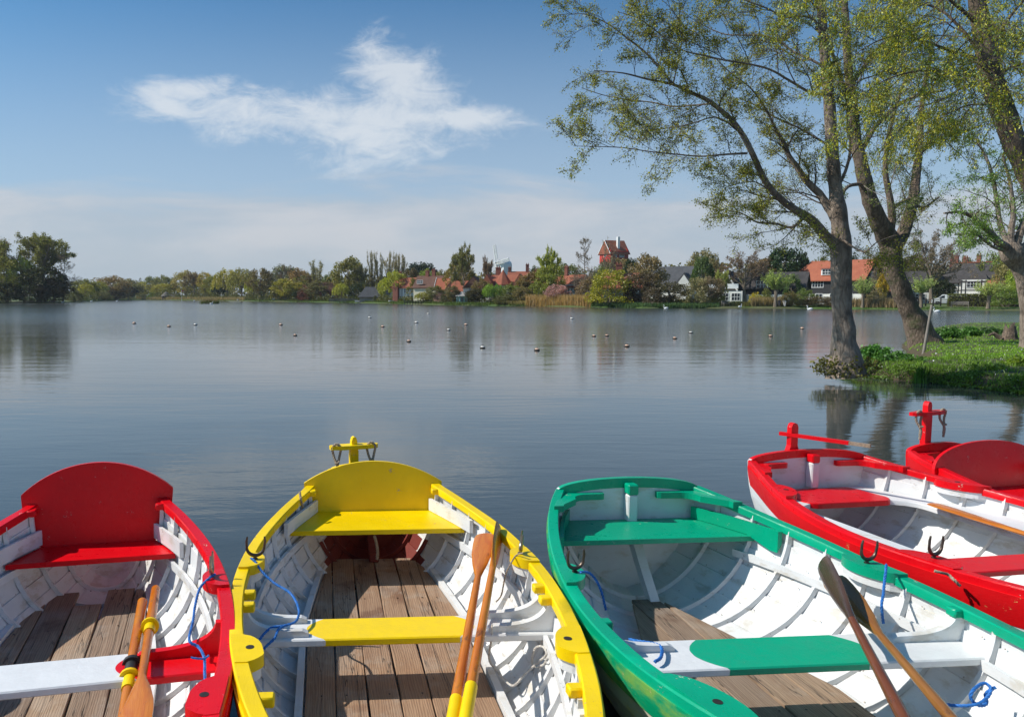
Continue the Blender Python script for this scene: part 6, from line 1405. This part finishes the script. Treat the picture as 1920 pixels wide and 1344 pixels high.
T4=[(2052,800,74,0),(2050,720,62,0),(2040,620,52,0),(2015,520,48,0),(1975,420,44,0),(1935,330,40,0),(1905,270,37,0),(1880,205,35,0),(1862,150,34,0),(1848,90,31,0),(1836,30,28,0),(1826,-50,22,0),(1815,-150,14,0),(1808,-240,6,0)]
L4=[([Z(1760,330,20),Z(1690,300,14,-.5),Z(1600,295,12,-.8),Z(1520,290,10,-1.1),Z(1440,300,8,-1.3),Z(1350,330,6,-1.5),Z(1270,380,4,-1.6)],10),
([Z(1770,290,22),Z(1720,240,18,-.3),Z(1640,215,15,-.5),Z(1570,190,12,-.7),Z(1480,160,9,-.8),Z(1380,150,7,-.9),Z(1280,190,5,-1),Z(1180,260,3,-1.1)],11),
([Z(1755,250,18),Z(1690,150,16,.2),Z(1640,95,13,.3),Z(1590,50,11,.4),Z(1520,20,9,.5),Z(1440,10,7,.6),Z(1340,0,5,.7)],10),
([Z(1720,90,20),Z(1640,20,14,-.3),Z(1560,-40,11,-.6),Z(1450,-70,8,-.9),Z(1320,-80,6,-1.2),Z(1180,-50,5,-1.4),Z(1060,0,3,-1.5)],12),
([Z(1790,200,18),Z(1830,120,15,.2),Z(1870,60,12,.4),Z(1920,0,9,.6)],8),
([Z(1800,330,18),Z(1860,280,13,.3),Z(1920,260,10,.5),Z(2000,220,6,.6)],8),
([Z(1840,440,16),Z(1780,430,10,-.4),Z(1700,430,8,-.7),Z(1620,460,6,-.9),Z(1560,500,4,-1)],8),
([Z(1750,10,16),Z(1800,-60,12,.2),Z(1860,-120,8,.3)],7),
([Z(1765,310,12),Z(1650,370,9,.6),Z(1560,420,7,1),Z(1460,440,5,1.3)],7)]
near_tree('willow_tree','tall yellow-catkinned willow leaning in from the right picture edge, twigs hanging over the alder',14.5,T4,L4,PW,(.56,.52,.05),.0185,'bark_dark',8,stretch=2.6,dn=.6,sub=(.30,.40,.22))
PR=dict(PA); PR.update(leaves=12,len=1.6,kids=[0,7,4],dr=.2,droop=[0,.3,.6],lift=[0,0,-.1],ratio=[0,.45,.6],spread=.05,up=.05,start=.15,rmin=.004)
T3=[(1930,662,34,0),(1929,640,25,0),(1927,600,21,0),(1923,560,20,0),(1917,525,20,0),(1909,500,24,0),(1900,480,38,0),(1896,466,38,0),(1896,455,26,0)]
L3=[([(1888,466,22,0),(1870,452,16,-.3),(1850,430,12,-.6),(1825,408,9,-.9),(1800,398,7,-1.1),(1770,400,4,-1.3)],10),([(1894,460,16,0),(1896,430,12,.1),(1900,400,10,.2),(1895,350,7,.3),(1880,290,4,.4)],10),([(1904,464,18,0),(1915,430,14,.1),(1930,390,11,.2),(1945,330,8,.3),(1950,260,4,.4)],10),([(1890,458,13,0),(1875,420,10,.4),(1868,370,8,.7),(1855,310,6,1),(1830,260,3,1.2)],10),([(1908,468,16,0),(1940,450,12,.2),(1980,430,8,.4)],6),([(1886,470,9,0),(1860,462,6,-.5),(1830,440,5,-.9),(1790,440,3,-1.2)],6)]
near_tree('willow_tree','pollarded willow with knobbly head and fresh green twigs at the right picture edge',24.5,T3,L3,PR,(.25,.38,.09),.027,'bark',9,stretch=2.2,dn=.4)
print('leaves',n1)

# ================================================================ HAZE
hm=bpy.data.materials.new('haze'); hm.use_nodes=True; t=NT(hm.node_tree); t.n.clear(); out=t.node('ShaderNodeOutputMaterial'); pv=t.node('ShaderNodeVolumePrincipled'); pv.inputs['Color'].default_value=(.88,.93,1,1); pv.inputs['Density'].default_value=.00012; pv.inputs['Anisotropy'].default_value=.2; t.l.new(pv.outputs[0],out.inputs['Volume'])
tag(MB().box(-3100,6500,-80,3600,-1.8,40).build('haze',hm),kind='stuff')
